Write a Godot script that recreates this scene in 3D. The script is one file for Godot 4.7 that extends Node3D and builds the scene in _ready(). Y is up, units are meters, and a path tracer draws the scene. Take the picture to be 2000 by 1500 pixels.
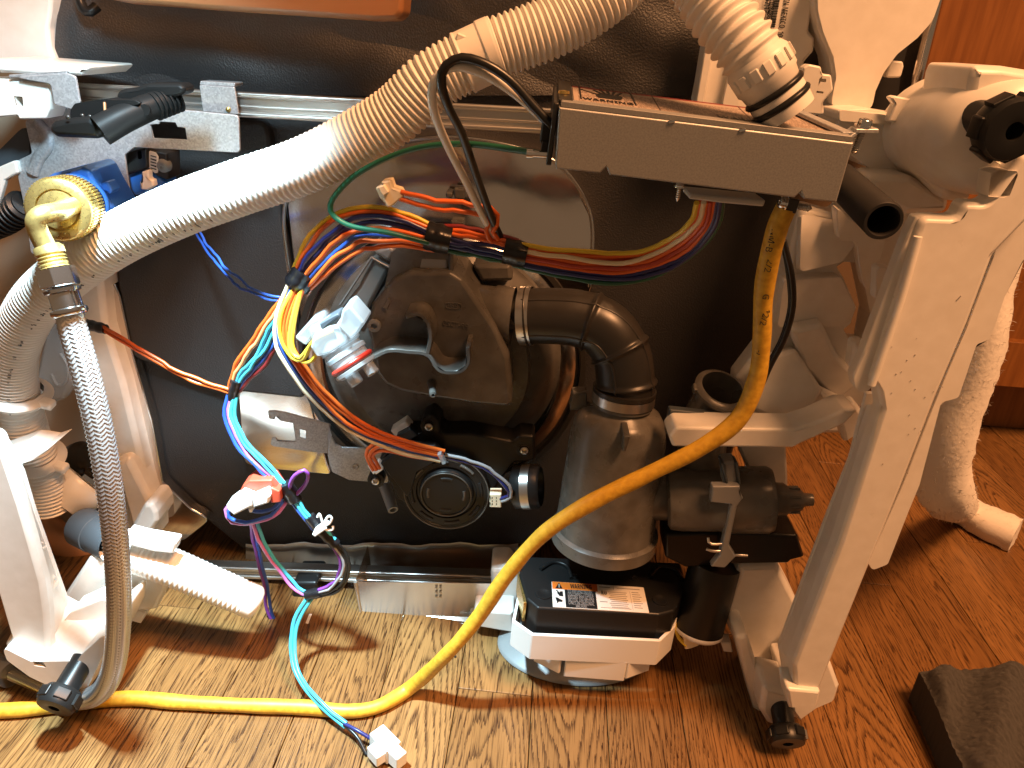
extends Node3D
# An opened dishwasher lying on its back on an oak floor. Metres, y up; z = 0 is the tub's underside, which faces +z.
# Photograph pixels (2000 x 1500) serve as a ruler: P(px, py, z) is the point of the plane z = const that the survey ray meets, Y(...) the same for y = const.
const FOCAL := 1480.0
var eye := Vector3(0.0, 0.46, 0.56)
var look := Basis(Vector3.RIGHT, deg_to_rad(-24.8)) * Basis(Vector3.BACK, deg_to_rad(4.5))
var M := {}
var used := {}
var rng := RandomNumberGenerator.new()

class MB:
	var v := PackedVector3Array()
	var n := PackedVector3Array()
	var uv := PackedVector2Array()
	var ix := PackedInt32Array()
	func vert(p: Vector3, nn: Vector3, u := Vector2.ZERO) -> int:
		v.append(p); n.append(nn); uv.append(u)
		return v.size() - 1
	func tri(a: int, b: int, c: int) -> void:
		var g := (v[b] - v[a]).cross(v[c] - v[a])
		if g.dot(n[a] + n[b] + n[c]) > 0.0:
			ix.append(a); ix.append(c); ix.append(b)
		else:
			ix.append(a); ix.append(b); ix.append(c)
	func quad(a: int, b: int, c: int, d: int) -> void:
		tri(a, b, c); tri(a, c, d)
	func face(a: Vector3, b: Vector3, c: Vector3, d: Vector3, out: Vector3) -> void:
		var g := (b - a).cross(c - a).normalized()
		if g.dot(out) < 0: g = -g
		var i := vert(a, g, Vector2(0, 0)); vert(b, g, Vector2(1, 0)); vert(c, g, Vector2(1, 1)); vert(d, g, Vector2(0, 1))
		quad(i, i + 1, i + 2, i + 3)
	func grid(first: int, rows: int, cols: int) -> void:
		for r in rows - 1:
			for c in cols - 1:
				var a := first + r * cols + c
				quad(a, a + 1, a + cols + 1, a + cols)

func ray(px: float, py: float) -> Vector3:
	return look * Vector3((px - 1000.0) / FOCAL, (750.0 - py) / FOCAL, -1.0)
func P(px: float, py: float, z: float) -> Vector3:
	var d := ray(px, py)
	return eye + d * ((z - eye.z) / d.z)
func Y(px: float, py: float, y: float) -> Vector3:
	var d := ray(px, py)
	return eye + d * ((y - eye.y) / d.y)

# ---------- objects
func numbered(called: String) -> String:
	var k: int = used.get(called, 0)
	used[called] = k + 1
	return called if k == 0 else "%s_%03d" % [called, k]
func thing(called: String, label: String, category: String, at: Vector3, group := "", kind := "") -> Node3D:
	var o := Node3D.new()
	o.name = numbered(called)
	add_child(o, true)
	o.position = at
	if label: o.set_meta("label", label)
	if category: o.set_meta("category", category)
	if group: o.set_meta("group", group)
	if kind: o.set_meta("kind", kind)
	return o
func base_of(o: Node) -> Vector3:
	while o.get_parent() != self: o = o.get_parent()
	return o.position
func put(called: String, m: MB, mat: Material, parent: Node3D, label := "") -> MeshInstance3D:
	var arr := []
	arr.resize(Mesh.ARRAY_MAX)
	var off := base_of(parent)
	var vv := m.v.duplicate()
	for i in vv.size(): vv[i] -= off
	arr[Mesh.ARRAY_VERTEX] = vv; arr[Mesh.ARRAY_NORMAL] = m.n; arr[Mesh.ARRAY_TEX_UV] = m.uv; arr[Mesh.ARRAY_INDEX] = m.ix
	var am := ArrayMesh.new()
	am.add_surface_from_arrays(Mesh.PRIMITIVE_TRIANGLES, arr)
	am.surface_set_material(0, mat)
	var o := MeshInstance3D.new()
	o.name = called
	o.mesh = am
	parent.add_child(o, true)
	if o.name.begins_with("@"): o.name = called + "_%03d" % parent.get_child_count()
	if label: o.set_meta("label", label)
	return o

# ---------- shapes
func area2(p: PackedVector2Array) -> float:
	var s := 0.0
	for i in p.size():
		var q := p[(i + 1) % p.size()]
		s += p[i].x * q.y - q.x * p[i].y
	return s
func rounded(p: PackedVector2Array, r: float) -> PackedVector2Array:
	if r <= 0.0: return p
	var out := PackedVector2Array()
	var c := p.size()
	for i in c:
		var b := p[i]
		var a := p[(i + c - 1) % c]
		var d := p[(i + 1) % c]
		var ua := (a - b).normalized()
		var ud := (d - b).normalized()
		var half := acos(clampf(ua.dot(ud), -1, 1)) / 2.0
		var t := minf(r / maxf(tan(half), 0.05), minf(a.distance_to(b), d.distance_to(b)) * 0.45)
		if half > 1.45 or t < 1e-5:
			out.append(b); continue
		for k in 5:
			var f := k / 4.0
			out.append((b + ua * t).lerp(b, f).lerp(b.lerp(b + ud * t, f), f))
	return out
func inset(p: PackedVector2Array, b: float) -> PackedVector2Array:
	var out := PackedVector2Array()
	var c := p.size()
	for i in c:
		var e1 := (p[i] - p[(i + c - 1) % c]).normalized()
		var e2 := (p[(i + 1) % c] - p[i]).normalized()
		var n1 := Vector2(-e1.y, e1.x)
		var n2 := Vector2(-e2.y, e2.x)
		out.append(p[i] + (n1 + n2) / maxf(1.0 + n1.dot(n2), 0.4) * b)
	return out
# an outline (counter-clockwise in local x, y) from local z = 0 back to z = -depth, front edge chamfered
func slab(m: MB, poly: PackedVector2Array, depth: float, bev: float, xf: Transform3D, holes := []) -> void:
	if area2(poly) < 0.0: poly.reverse()
	var c := poly.size()
	var fr := inset(poly, bev)
	if Geometry2D.triangulate_polygon(fr).is_empty():
		fr = poly.duplicate()
	var b := xf.basis
	var pieces := [fr]
	for hh in holes:
		var h: PackedVector2Array = hh
		if area2(h) > 0.0: h.reverse()
		var mid := 0.0
		for q in h: mid += q.x / h.size()
		var next := []
		for pc in pieces:
			for s in [-1.0, 1.0]:
				var far := PackedVector2Array([Vector2(mid, -9), Vector2(mid + s * 9.0, -9), Vector2(mid + s * 9.0, 9), Vector2(mid, 9)])
				for cut in Geometry2D.intersect_polygons(pc, far):
					next.append_array(Geometry2D.clip_polygons(cut, h))
		pieces = next
	for side in 2:
		var zz := 0.0 if side == 0 else -depth
		for pc in (pieces if side == 0 or holes else [poly]):
			var ring: PackedVector2Array = pc
			var tr := Geometry2D.triangulate_polygon(ring)
			if tr.is_empty(): print("triangulate failed ", ring.size())
			var f := m.v.size()
			for q in ring: m.vert(xf * Vector3(q.x, q.y, zz), (b.z if side == 0 else -b.z).normalized(), q * 10.0)
			for k in range(0, tr.size(), 3): m.tri(f + tr[k], f + tr[k + 1], f + tr[k + 2])
	var loops := [[poly, 1.0]]
	for hh in holes: loops.append([hh, 1.0])
	for lp in loops:
		var q: PackedVector2Array = lp[0]
		var k := q.size()
		var en := []
		for i in k:
			var e := (q[(i + 1) % k] - q[i]).normalized()
			en.append(Vector2(e.y, -e.x))
		for i in k:
			var j := (i + 1) % k
			var ni: Vector2 = en[i]
			var n0 := ni
			var n1 := ni
			var pv: Vector2 = en[(i + k - 1) % k]
			var nx: Vector2 = en[j]
			if pv.dot(ni) > 0.6: n0 = (pv + ni).normalized()
			if nx.dot(ni) > 0.6: n1 = (nx + ni).normalized()
			var w0 := (b * Vector3(n0.x, n0.y, 0)).normalized()
			var w1 := (b * Vector3(n1.x, n1.y, 0)).normalized()
			var z1 := -bev if q == poly else 0.0
			var f := m.vert(xf * Vector3(q[i].x, q[i].y, z1), w0)
			m.vert(xf * Vector3(q[j].x, q[j].y, z1), w1)
			m.vert(xf * Vector3(q[j].x, q[j].y, -depth), w1)
			m.vert(xf * Vector3(q[i].x, q[i].y, -depth), w0)
			m.quad(f, f + 1, f + 2, f + 3)
			if q == poly and bev > 0.0:
				var zn := b.z.normalized()
				f = m.vert(xf * Vector3(fr[i].x, fr[i].y, 0), (w0 * 0.35 + zn).normalized())
				m.vert(xf * Vector3(fr[j].x, fr[j].y, 0), (w1 * 0.35 + zn).normalized())
				m.vert(xf * Vector3(q[j].x, q[j].y, -bev), (w1 + zn * 0.35).normalized())
				m.vert(xf * Vector3(q[i].x, q[i].y, -bev), (w0 + zn * 0.35).normalized())
				m.quad(f, f + 1, f + 2, f + 3)
func outline(a: Array, z: float, r := 0.0) -> PackedVector2Array:
	var p := PackedVector2Array()
	for k in range(0, a.size(), 2):
		var w := P(a[k], a[k + 1], z)
		p.append(Vector2(w.x, w.y))
	if area2(p) < 0.0: p.reverse()
	return rounded(p, r)
# plate standing in the plane z, traced at that depth
func plate(m: MB, a: Array, z: float, depth: float, bev := 0.001, r := 0.002, holes := []) -> MB:
	var hs := []
	for h in holes: hs.append(outline(h, z, 0.0006))
	slab(m, outline(a, z, r), depth, bev, Transform3D(Basis(), Vector3(0, 0, z)), hs)
	return m
# plate lying in the plane y (its top), thickness down
func lying(m: MB, a: Array, y: float, depth: float, bev := 0.001, r := 0.002, holes := []) -> MB:
	var xf := Transform3D(Basis(Vector3.RIGHT, Vector3.FORWARD, Vector3.UP), Vector3(0, y, 0))
	var hs := []
	var ps := [PackedVector2Array()]
	for k in range(0, a.size(), 2):
		var w := Y(a[k], a[k + 1], y)
		ps[0].append(Vector2(w.x, -w.z))
	for h in holes:
		var q := PackedVector2Array()
		for k in range(0, h.size(), 2):
			var w := Y(h[k], h[k + 1], y)
			q.append(Vector2(w.x, -w.z))
		hs.append(rounded(q, r))
	slab(m, rounded(ps[0], r), depth, bev, xf, hs)
	return m
func rect(w: float, h: float, r := 0.0) -> PackedVector2Array:
	return rounded(PackedVector2Array([Vector2(-w / 2, -h / 2), Vector2(w / 2, -h / 2), Vector2(w / 2, h / 2), Vector2(-w / 2, h / 2)]), r)
func block(m: MB, xf: Transform3D, size: Vector3, bev := 0.0008) -> MB:
	slab(m, rect(size.x, size.y, bev), size.z, bev, xf * Transform3D(Basis(), Vector3(0, 0, size.z / 2)))
	return m
# frame whose y runs from a to b and whose z leans to "front"
func along(a: Vector3, b: Vector3, front := Vector3(0, 0, 1)) -> Transform3D:
	var y := (b - a).normalized()
	var x := y.cross(front)
	if x.length() < 0.01: x = y.cross(Vector3(0, 1, 0.1))
	x = x.normalized()
	return Transform3D(Basis(x, y, x.cross(y)), a)
func beam(m: MB, a: Vector3, b: Vector3, w: float, d: float, bev := 0.0008, front := Vector3(0, 0, 1)) -> MB:
	var t := along(a, b, front)
	t.origin = (a + b) / 2.0
	return block(m, t, Vector3(w, a.distance_to(b), d), bev)
func lathe(m: MB, prof: Array, xf: Transform3D, segs := 36, arc := TAU, squash := 1.0) -> MB:
	var pn := []
	for i in prof.size() - 1:
		var d: Vector2 = (prof[i + 1] - prof[i])
		pn.append(Vector2(d.y, -d.x).normalized())
	for i in prof.size() - 1:
		var n0: Vector2 = pn[i]
		var n1: Vector2 = pn[i]
		if i > 0 and pn[i - 1].dot(pn[i]) > 0.65: n0 = (pn[i - 1] + pn[i]).normalized()
		if i < pn.size() - 1 and pn[i + 1].dot(pn[i]) > 0.65: n1 = (pn[i + 1] + pn[i]).normalized()
		var f := m.v.size()
		for e in 2:
			var q: Vector2 = prof[i + e]
			var nn := n0 if e == 0 else n1
			for k in segs + 1:
				var t := arc * k / segs
				m.vert(xf * Vector3(q.x * cos(t), q.y, q.x * sin(t) * squash), (xf.basis * Vector3(nn.x * cos(t), nn.y, nn.x * sin(t))).normalized(), Vector2(k / float(segs), i + e))
		m.grid(f, 2, segs + 1)
	return m
func knots(a: Array) -> PackedVector3Array:  # px, py, z triples
	var p := PackedVector3Array()
	for k in range(0, a.size(), 3): p.append(P(a[k], a[k + 1], a[k + 2]))
	return p
func smooth(p: PackedVector3Array, step: float) -> PackedVector3Array:
	var out := PackedVector3Array()
	var c := p.size()
	for i in c - 1:
		var a := p[maxi(i - 1, 0)]
		var d := p[mini(i + 2, c - 1)]
		var l := p[i].distance_to(p[i + 1])
		var k := maxi(int(ceil(l / step)), 1)
		var t1 := (p[i + 1] - a) * (l / maxf(p[i + 1].distance_to(p[i]) + p[i].distance_to(a), 1e-6))
		var t2 := (d - p[i]) * (l / maxf(d.distance_to(p[i + 1]) + p[i + 1].distance_to(p[i]), 1e-6))
		for s in k:
			var t := s / float(k)
			var t2_ := t * t
			var t3 := t2_ * t
			out.append(p[i] * (2 * t3 - 3 * t2_ + 1) + t1 * (t3 - 2 * t2_ + t) + p[i + 1] * (-2 * t3 + 3 * t2_) + t2 * (t3 - t2_))
	out.append(p[c - 1])
	# even spacing
	var ev := PackedVector3Array([out[0]])
	var need := step
	for i in out.size() - 1:
		var l := out[i].distance_to(out[i + 1])
		var at := 0.0
		while l - at >= need:
			at += need
			ev.append(out[i].lerp(out[i + 1], at / l))
			need = step
		need -= l - at
	if ev[ev.size() - 1].distance_to(out[out.size() - 1]) > step * 0.2: ev.append(out[out.size() - 1])
	return ev
func frames(p: PackedVector3Array) -> Array:
	var fs := []
	var t := (p[1] - p[0]).normalized()
	var x := t.cross(Vector3(0.13, 0.2, 1)).normalized()
	for i in p.size():
		var tt := (p[mini(i + 1, p.size() - 1)] - p[maxi(i - 1, 0)]).normalized()
		x = (x - tt * x.dot(tt)).normalized()
		fs.append(Basis(x, tt, x.cross(tt)))
	return fs
func tube(m: MB, p: PackedVector3Array, radius: Variant, segs := 12, caps := true, flat := 1.0) -> MB:
	var fs := frames(p)
	var f := m.v.size()
	var s := 0.0
	var rr := PackedFloat32Array()
	for i in p.size():
		if i > 0: s += p[i].distance_to(p[i - 1])
		rr.append(radius if radius is float else radius.call(s))
	s = 0.0
	for i in p.size():
		if i > 0: s += p[i].distance_to(p[i - 1])
		var b: Basis = fs[i]
		var i0 := maxi(i - 1, 0)
		var i1 := mini(i + 1, p.size() - 1)
		var slope := (rr[i1] - rr[i0]) / maxf(p[i1].distance_to(p[i0]), 1e-6)
		for k in segs + 1:
			var t := TAU * k / segs
			var d := b.x * cos(t) + b.z * sin(t) * flat
			m.vert(p[i] + d * rr[i], (d - b.y * slope).normalized(), Vector2(k / float(segs), s * 10.0))
	m.grid(f, p.size(), segs + 1)
	if caps:
		for e in 2:
			var at := 0 if e == 0 else p.size() - 1
			var b: Basis = fs[at]
			var nn := -b.y if e == 0 else b.y
			var c := m.vert(p[at], nn)
			for k in segs + 1:
				var t := TAU * k / segs
				m.vert(p[at] + (b.x * cos(t) + b.z * sin(t) * flat) * rr[at], nn)
			for k in segs: m.tri(c, c + 1 + k, c + 2 + k)
	return m
func wire(called: String, a: Array, r: float, mat: Material, parent: Node3D, label := "") -> MeshInstance3D:
	return put(called, tube(MB.new(), smooth(knots(a), 0.004), r, 8), mat, parent, label)
# wires that run together: each row is [sideways, forward, material, label]; they spread between the ends
func bundle(a: Array, rows: Array, r: float, parent: Node3D, spread := 1.0, ends := 1.0, called := "wire") -> void:
	var p := smooth(knots(a), 0.005)
	var fs := frames(p)
	var noise := FastNoiseLite.new()
	noise.frequency = 9.0
	for w in rows.size():
		var q := PackedVector3Array()
		for i in p.size():
			var t := i / float(p.size() - 1)
			var k := lerpf(ends, spread, sin(PI * t))
			var wob: float = noise.get_noise_2d(t * 0.35, w * 7.3) * 0.0022 * sin(PI * t) * spread
			var tan: Vector3 = fs[i].y
			var sx := Vector3(tan.y, -tan.x, 0).normalized()
			q.append(p[i] + sx * (rows[w][0] * k * r * 2.0 + wob) + Vector3(0, 0, rows[w][1] * r * 2.0 + absf(wob) * 0.5))
		put(called, tube(MB.new(), q, r, 8), rows[w][2], parent, rows[w][3] if rows[w].size() > 3 else "")
func tape(a: Array, r: float, parent: Node3D, flat := 0.7, called := "tape_wrap", mat := "tape") -> MeshInstance3D:
	var p := smooth(knots(a), 0.002)
	var len := 0.0
	for i in p.size() - 1: len += p[i].distance_to(p[i + 1])
	var fn := func(s: float): return r * (1.0 + 0.035 * sin(s * 900.0) + 0.03 * sin(s * 2300.0 + 1.0)) * (0.93 if s < 0.0015 or s > len - 0.0015 else 1.0)
	return put(called, tube(MB.new(), p, fn, 18, true, flat), M[mat], parent)
func letters(s: String, height: float, xf: Transform3D, mat: Material, parent: Node3D, width := 0.0, called := "lettering", bold := true, depth := 0.00015) -> void:
	var t := TextMesh.new()
	var f := SystemFont.new()
	f.font_names = PackedStringArray(["Droid Sans"])
	f.font_weight = 700 if bold else 400
	t.font = f
	t.font_size = 48
	t.text = s
	t.pixel_size = height / 34.5
	t.depth = depth
	t.curve_step = 3.0
	t.material = mat
	var o := MeshInstance3D.new()
	o.name = called
	o.mesh = t
	parent.add_child(o, true)
	var b := xf.basis
	if width > 0.0: b = b * Basis.from_scale(Vector3(width / maxf(t.get_aabb().size.x, 1e-5), 1, 1))
	o.transform = Transform3D(b, xf.origin - base_of(parent))
# ---------- materials
func lin(r: float, g: float, b: float, a := 1.0) -> Color:
	var c := Color(r, g, b).linear_to_srgb()
	c.a = a
	return c
func mat(name_: String, c: Color, rough: float, metal := 0.0, spec := 0.5) -> StandardMaterial3D:
	var m := StandardMaterial3D.new()
	m.resource_name = name_
	m.albedo_color = c
	m.roughness = rough
	m.metallic = metal
	m.metallic_specular = spec
	M[name_] = m
	return m
func noise_tex(freq: float, lo: Color, hi: Color, kind := FastNoiseLite.TYPE_SIMPLEX_SMOOTH, oct := 4, size := 512, sd := 1, mid := -1.0) -> NoiseTexture2D:
	var n := FastNoiseLite.new()
	n.noise_type = kind
	n.frequency = freq
	n.fractal_octaves = oct
	n.seed = sd
	if kind == FastNoiseLite.TYPE_CELLULAR:
		n.cellular_return_type = FastNoiseLite.RETURN_CELL_VALUE
		n.fractal_type = FastNoiseLite.FRACTAL_NONE
	var t := NoiseTexture2D.new()
	t.width = size; t.height = size
	t.seamless = true
	t.noise = n
	var g := Gradient.new()
	g.offsets = PackedFloat32Array([0.0, 1.0]) if mid < 0.0 else PackedFloat32Array([mid - 0.06, mid + 0.06])
	g.colors = PackedColorArray([lo, hi])
	t.color_ramp = g
	return t
func tri_map(m: StandardMaterial3D, scale: float) -> void:
	m.uv1_triplanar = true
	m.uv1_scale = Vector3.ONE * scale
	m.uv1_triplanar_sharpness = 4.0
func bump(m: StandardMaterial3D, t: Texture2D, mm: float) -> void:
	m.heightmap_enabled = true
	m.heightmap_texture = t
	m.heightmap_scale = mm * 0.1

func oak(sd: int, cathedral: bool) -> ImageTexture:
	var w := 160
	var h := 1536
	var im := Image.create(w, h, false, Image.FORMAT_RGB8)
	var fine := FastNoiseLite.new(); fine.seed = sd; fine.frequency = 1.0; fine.fractal_octaves = 2
	var low := FastNoiseLite.new(); low.seed = sd + 50; low.frequency = 1.0; low.fractal_octaves = 2
	for y in h:
		var v := y * 0.35 / 1000.0   # metres along
		for x in w:
			var u := (x / float(w) - 0.5) * 0.06
			var warp := low.get_noise_2d(u * 30.0, v * 6.0)
			var ring := 0.0
			if cathedral:
				var k := v * 34.0 - 5200.0 * u * u * (1.0 + 0.4 * warp) + warp * 1.6 + fine.get_noise_2d(u * 900.0, v * 30.0) * 0.22
				ring = k - floor(k)
			else:
				var k := u * 300.0 + warp * 2.8 + v * 1.2 + fine.get_noise_2d(u * 700.0, v * 14.0) * 0.3
				ring = k - floor(k)
			var pore := smoothstep(0.55, 0.95, ring) * (1.0 - smoothstep(0.95, 1.0, ring))
			var streak := fine.get_noise_2d(u * 2600.0 + 40.0, v * 22.0)
			var dash := smoothstep(0.1, 0.55, fine.get_noise_2d(u * 2200.0 - 90.0, v * 60.0))
			var dark := clampf(pore * (0.65 + 0.6 * dash) + smoothstep(0.05, 0.5, streak) * 0.55, 0.0, 1.0)
			var tone := 1.0 + warp * 0.16 + streak * 0.08
			var c := Color(0.262, 0.134, 0.045).lerp(Color(0.036, 0.013, 0.004), dark) * tone
			im.set_pixel(x, y, Color(c.r, c.g, c.b).linear_to_srgb())
	im.generate_mipmaps()
	return ImageTexture.create_from_image(im)

func materials() -> void:
	var W := Color.WHITE
	var m: StandardMaterial3D
	# milky polypropylene
	m = mat("milky", lin(0.82, 0.79, 0.74), 0.36)
	tri_map(m, 6.0)
	m.albedo_texture = noise_tex(0.02, Color(0.955, 0.95, 0.94), W, FastNoiseLite.TYPE_SIMPLEX_SMOOTH, 5)
	m.roughness_texture = noise_tex(0.03, Color(0.75, 0.75, 0.75), W, FastNoiseLite.TYPE_SIMPLEX_SMOOTH, 4, 256, 3)
	m = mat("hose_white", lin(0.80, 0.76, 0.70), 0.42)
	m = mat("white_plain", lin(0.80, 0.79, 0.76), 0.4)
	m = mat("clear_milk", lin(0.42, 0.46, 0.48, 0.45), 0.3)
	m.transparency = BaseMaterial3D.TRANSPARENCY_ALPHA
	m = mat("clear_tray", lin(0.85, 0.82, 0.75, 0.35), 0.28)
	m.transparency = BaseMaterial3D.TRANSPARENCY_ALPHA
	m = mat("tan_plastic", lin(0.34, 0.15, 0.06), 0.4)
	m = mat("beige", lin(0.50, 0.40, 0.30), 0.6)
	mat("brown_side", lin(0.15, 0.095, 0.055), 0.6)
	# metals
	m = mat("zinc", lin(0.50, 0.52, 0.54), 0.42, 0.45)
	tri_map(m, 14.0)
	m.albedo_texture = noise_tex(0.14, Color(0.84, 0.84, 0.85), W, FastNoiseLite.TYPE_CELLULAR, 1, 512, 7)
	m.roughness_texture = noise_tex(0.14, Color(0.8, 0.8, 0.8), W, FastNoiseLite.TYPE_CELLULAR, 1, 512, 7)
	m = mat("pan_grey", lin(0.28, 0.29, 0.29), 0.5, 0.3)
	m = mat("tray_steel", lin(0.60, 0.57, 0.52), 0.26, 0.85)
	m = mat("box_zinc", lin(0.41, 0.41, 0.40), 0.48, 0.35)
	tri_map(m, 14.0)
	m.albedo_texture = noise_tex(0.12, Color(0.84, 0.84, 0.84), W, FastNoiseLite.TYPE_SIMPLEX_SMOOTH, 5, 512, 17)
	m.roughness_texture = noise_tex(0.02, Color(0.8, 0.8, 0.8), W, FastNoiseLite.TYPE_SIMPLEX_SMOOTH, 5, 256, 2)
	m = mat("stainless", lin(0.74, 0.70, 0.67), 0.2, 1.0)
	tri_map(m, 4.0)
	m.roughness_texture = noise_tex(0.012, Color(0.55, 0.55, 0.55), W, FastNoiseLite.TYPE_SIMPLEX_SMOOTH, 5, 512, 5)
	bump(m, noise_tex(0.006, Color.BLACK, W, FastNoiseLite.TYPE_SIMPLEX_SMOOTH, 3, 256, 9), 1.6)
	m = mat("rail_steel", lin(0.60, 0.58, 0.55), 0.3, 0.95)
	m = mat("chrome", lin(0.70, 0.70, 0.70), 0.16, 1.0)
	m = mat("braid_steel", lin(0.72, 0.73, 0.74), 0.28, 0.7)
	m = mat("brass", lin(0.66, 0.48, 0.17), 0.38, 0.9)
	tri_map(m, 30.0)
	m.roughness_texture = noise_tex(0.05, Color(0.6, 0.6, 0.6), W, FastNoiseLite.TYPE_SIMPLEX_SMOOTH, 4, 256, 8)
	m = mat("dark_iron", lin(0.05, 0.048, 0.045), 0.35, 0.6)
	# dark plastics and rubber
	m = mat("mat_black", lin(0.030, 0.029, 0.030), 0.5)
	tri_map(m, 20.0)
	bump(m, noise_tex(0.05, Color.BLACK, W, FastNoiseLite.TYPE_SIMPLEX_SMOOTH, 4, 512, 21), 0.32)
	m = mat("black", lin(0.012, 0.012, 0.012), 0.36, 0.0, 0.4)
	m = mat("black_matte", lin(0.014, 0.013, 0.013), 0.55)
	mat("clamp_black", lin(0.010, 0.010, 0.010), 0.45, 0.0, 0.22)
	m = mat("rubber", lin(0.022, 0.020, 0.018), 0.42)
	tri_map(m, 10.0)
	m.roughness_texture = noise_tex(0.02, Color(0.7, 0.7, 0.7), W, FastNoiseLite.TYPE_SIMPLEX_SMOOTH, 5, 256, 12)
	m = mat("tape", lin(0.010, 0.010, 0.012), 0.28)
	m = mat("smoke", lin(0.135, 0.128, 0.118), 0.36)
	tri_map(m, 7.0)
	m.albedo_texture = noise_tex(0.015, Color(0.78, 0.77, 0.75), W, FastNoiseLite.TYPE_SIMPLEX_SMOOTH, 5, 512, 31)
	m.roughness_texture = noise_tex(0.02, Color(0.65, 0.65, 0.65), W, FastNoiseLite.TYPE_SIMPLEX_SMOOTH, 5, 256, 32)
	m = mat("smoke_light", lin(0.195, 0.182, 0.162), 0.34)
	tri_map(m, 7.0)
	m.albedo_texture = M.smoke.albedo_texture
	m.roughness_texture = M.smoke.roughness_texture
	m = mat("smoke_clear", lin(0.20, 0.19, 0.18, 0.80), 0.22)
	m.transparency = BaseMaterial3D.TRANSPARENCY_ALPHA
	m = mat("smoke_pale", lin(0.24, 0.25, 0.26), 0.3)
	# coloured
	mat("blue_part", lin(0.04, 0.16, 0.55), 0.35)
	mat("red_part", lin(0.50, 0.07, 0.035), 0.4)
	mat("red_ring", lin(0.38, 0.025, 0.015), 0.35)
	mat("grey_blue", lin(0.055, 0.068, 0.080), 0.5)
	m = mat("cord_yellow", lin(0.74, 0.45, 0.04), 0.5)
	tri_map(m, 11.0)
	m.albedo_texture = noise_tex(0.03, Color(0.80, 0.75, 0.62), W, FastNoiseLite.TYPE_SIMPLEX_SMOOTH, 6, 512, 41)
	for c in [["orange", 0.72, 0.13, 0.02], ["red", 0.42, 0.045, 0.02], ["maroon", 0.20, 0.02, 0.02], ["yellow", 0.70, 0.50, 0.04], ["cream", 0.74, 0.62, 0.42], ["navy", 0.018, 0.024, 0.13],
			["green", 0.012, 0.10, 0.055], ["blue", 0.03, 0.10, 0.48], ["cyan", 0.06, 0.42, 0.55], ["purple", 0.20, 0.05, 0.34], ["pink", 0.60, 0.18, 0.48], ["white_w", 0.74, 0.70, 0.64],
			["black_w", 0.012, 0.012, 0.012], ["grey_w", 0.30, 0.30, 0.31], ["ivory", 0.78, 0.66, 0.46], ["peach", 0.75, 0.32, 0.12]]:
		mat(c[0], lin(c[1], c[2], c[3]), 0.32)
	# print
	mat("print_white", lin(0.78, 0.74, 0.68), 0.45)
	mat("print_orange", lin(0.75, 0.17, 0.02), 0.4)
	mat("print_black", lin(0.012, 0.012, 0.012), 0.4)
	mat("print_grey", lin(0.30, 0.27, 0.25), 0.5)
	mat("print_red", lin(0.45, 0.03, 0.03), 0.45)
	mat("print_pale", lin(0.50, 0.49, 0.47), 0.5)
	m = mat("fine_print", lin(0.7, 0.7, 0.7), 0.5)
	m.albedo_texture = fine_print()
	# soft things
	m = mat("wool", lin(0.80, 0.76, 0.70), 0.95)
	tri_map(m, 12.0)
	bump(m, noise_tex(0.03, Color.BLACK, W, FastNoiseLite.TYPE_SIMPLEX_SMOOTH, 5, 512, 51), 0.22)
	m.rim_enabled = true; m.rim = 0.4
	m.backlight_enabled = true; m.backlight = Color(0.3, 0.28, 0.25)
	m = mat("foam", lin(0.085, 0.080, 0.074), 0.95)
	tri_map(m, 16.0)
	bump(m, noise_tex(0.22, Color.BLACK, W, FastNoiseLite.TYPE_SIMPLEX_SMOOTH, 3, 512, 61), 1.4)
	m.albedo_texture = noise_tex(0.3, W, Color(0.55, 0.55, 0.55), FastNoiseLite.TYPE_SIMPLEX, 2, 512, 62)
	m.rim_enabled = true; m.rim = 0.5
	# wood
	m = mat("cabinet_wood", lin(0.27, 0.105, 0.026), 0.38)
	tri_map(m, 2.0)
	m.uv1_scale = Vector3(9, 0.7, 9)
	m.albedo_texture = noise_tex(0.02, Color(0.80, 0.76, 0.7), W, FastNoiseLite.TYPE_SIMPLEX_SMOOTH, 5, 512, 71)
	for k in 4:
		var t := oak(100 + k * 7, k % 2 == 1)
		for j in 2:
			m = mat("oak%d%d" % [k, j], [lin(1, 1, 1), lin(0.82, 0.78, 0.74)][j], 0.34)
			m.albedo_texture = t
			m.metallic_specular = 0.45

func fine_print() -> ImageTexture:
	var im := Image.create(1024, 128, false, Image.FORMAT_RGB8)
	im.fill(Color(0.80, 0.72, 0.66))
	rng.seed = 5
	var ink := Color(0.30, 0.24, 0.22)
	for row in 14:
		if row < 2: continue
		var x := 20
		while x < 1000:
			var w := rng.randi_range(3, 14)
			if rng.randf() < 0.82:
				for k in range(0, w, 3): im.fill_rect(Rect2i(x + k, 8 + row * 8 + (k % 2), 2, 5), ink.lerp(Color(0.8, 0.72, 0.66), rng.randf() * 0.4))
			x += w + 4
	im.fill_rect(Rect2i(0, 0, 1024, 9), Color(0.55, 0.12, 0.10))
	for x in [330, 690]: im.fill_rect(Rect2i(x, 0, 6, 128), Color(0.25, 0.15, 0.15))
	return ImageTexture.create_from_image(im)

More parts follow.
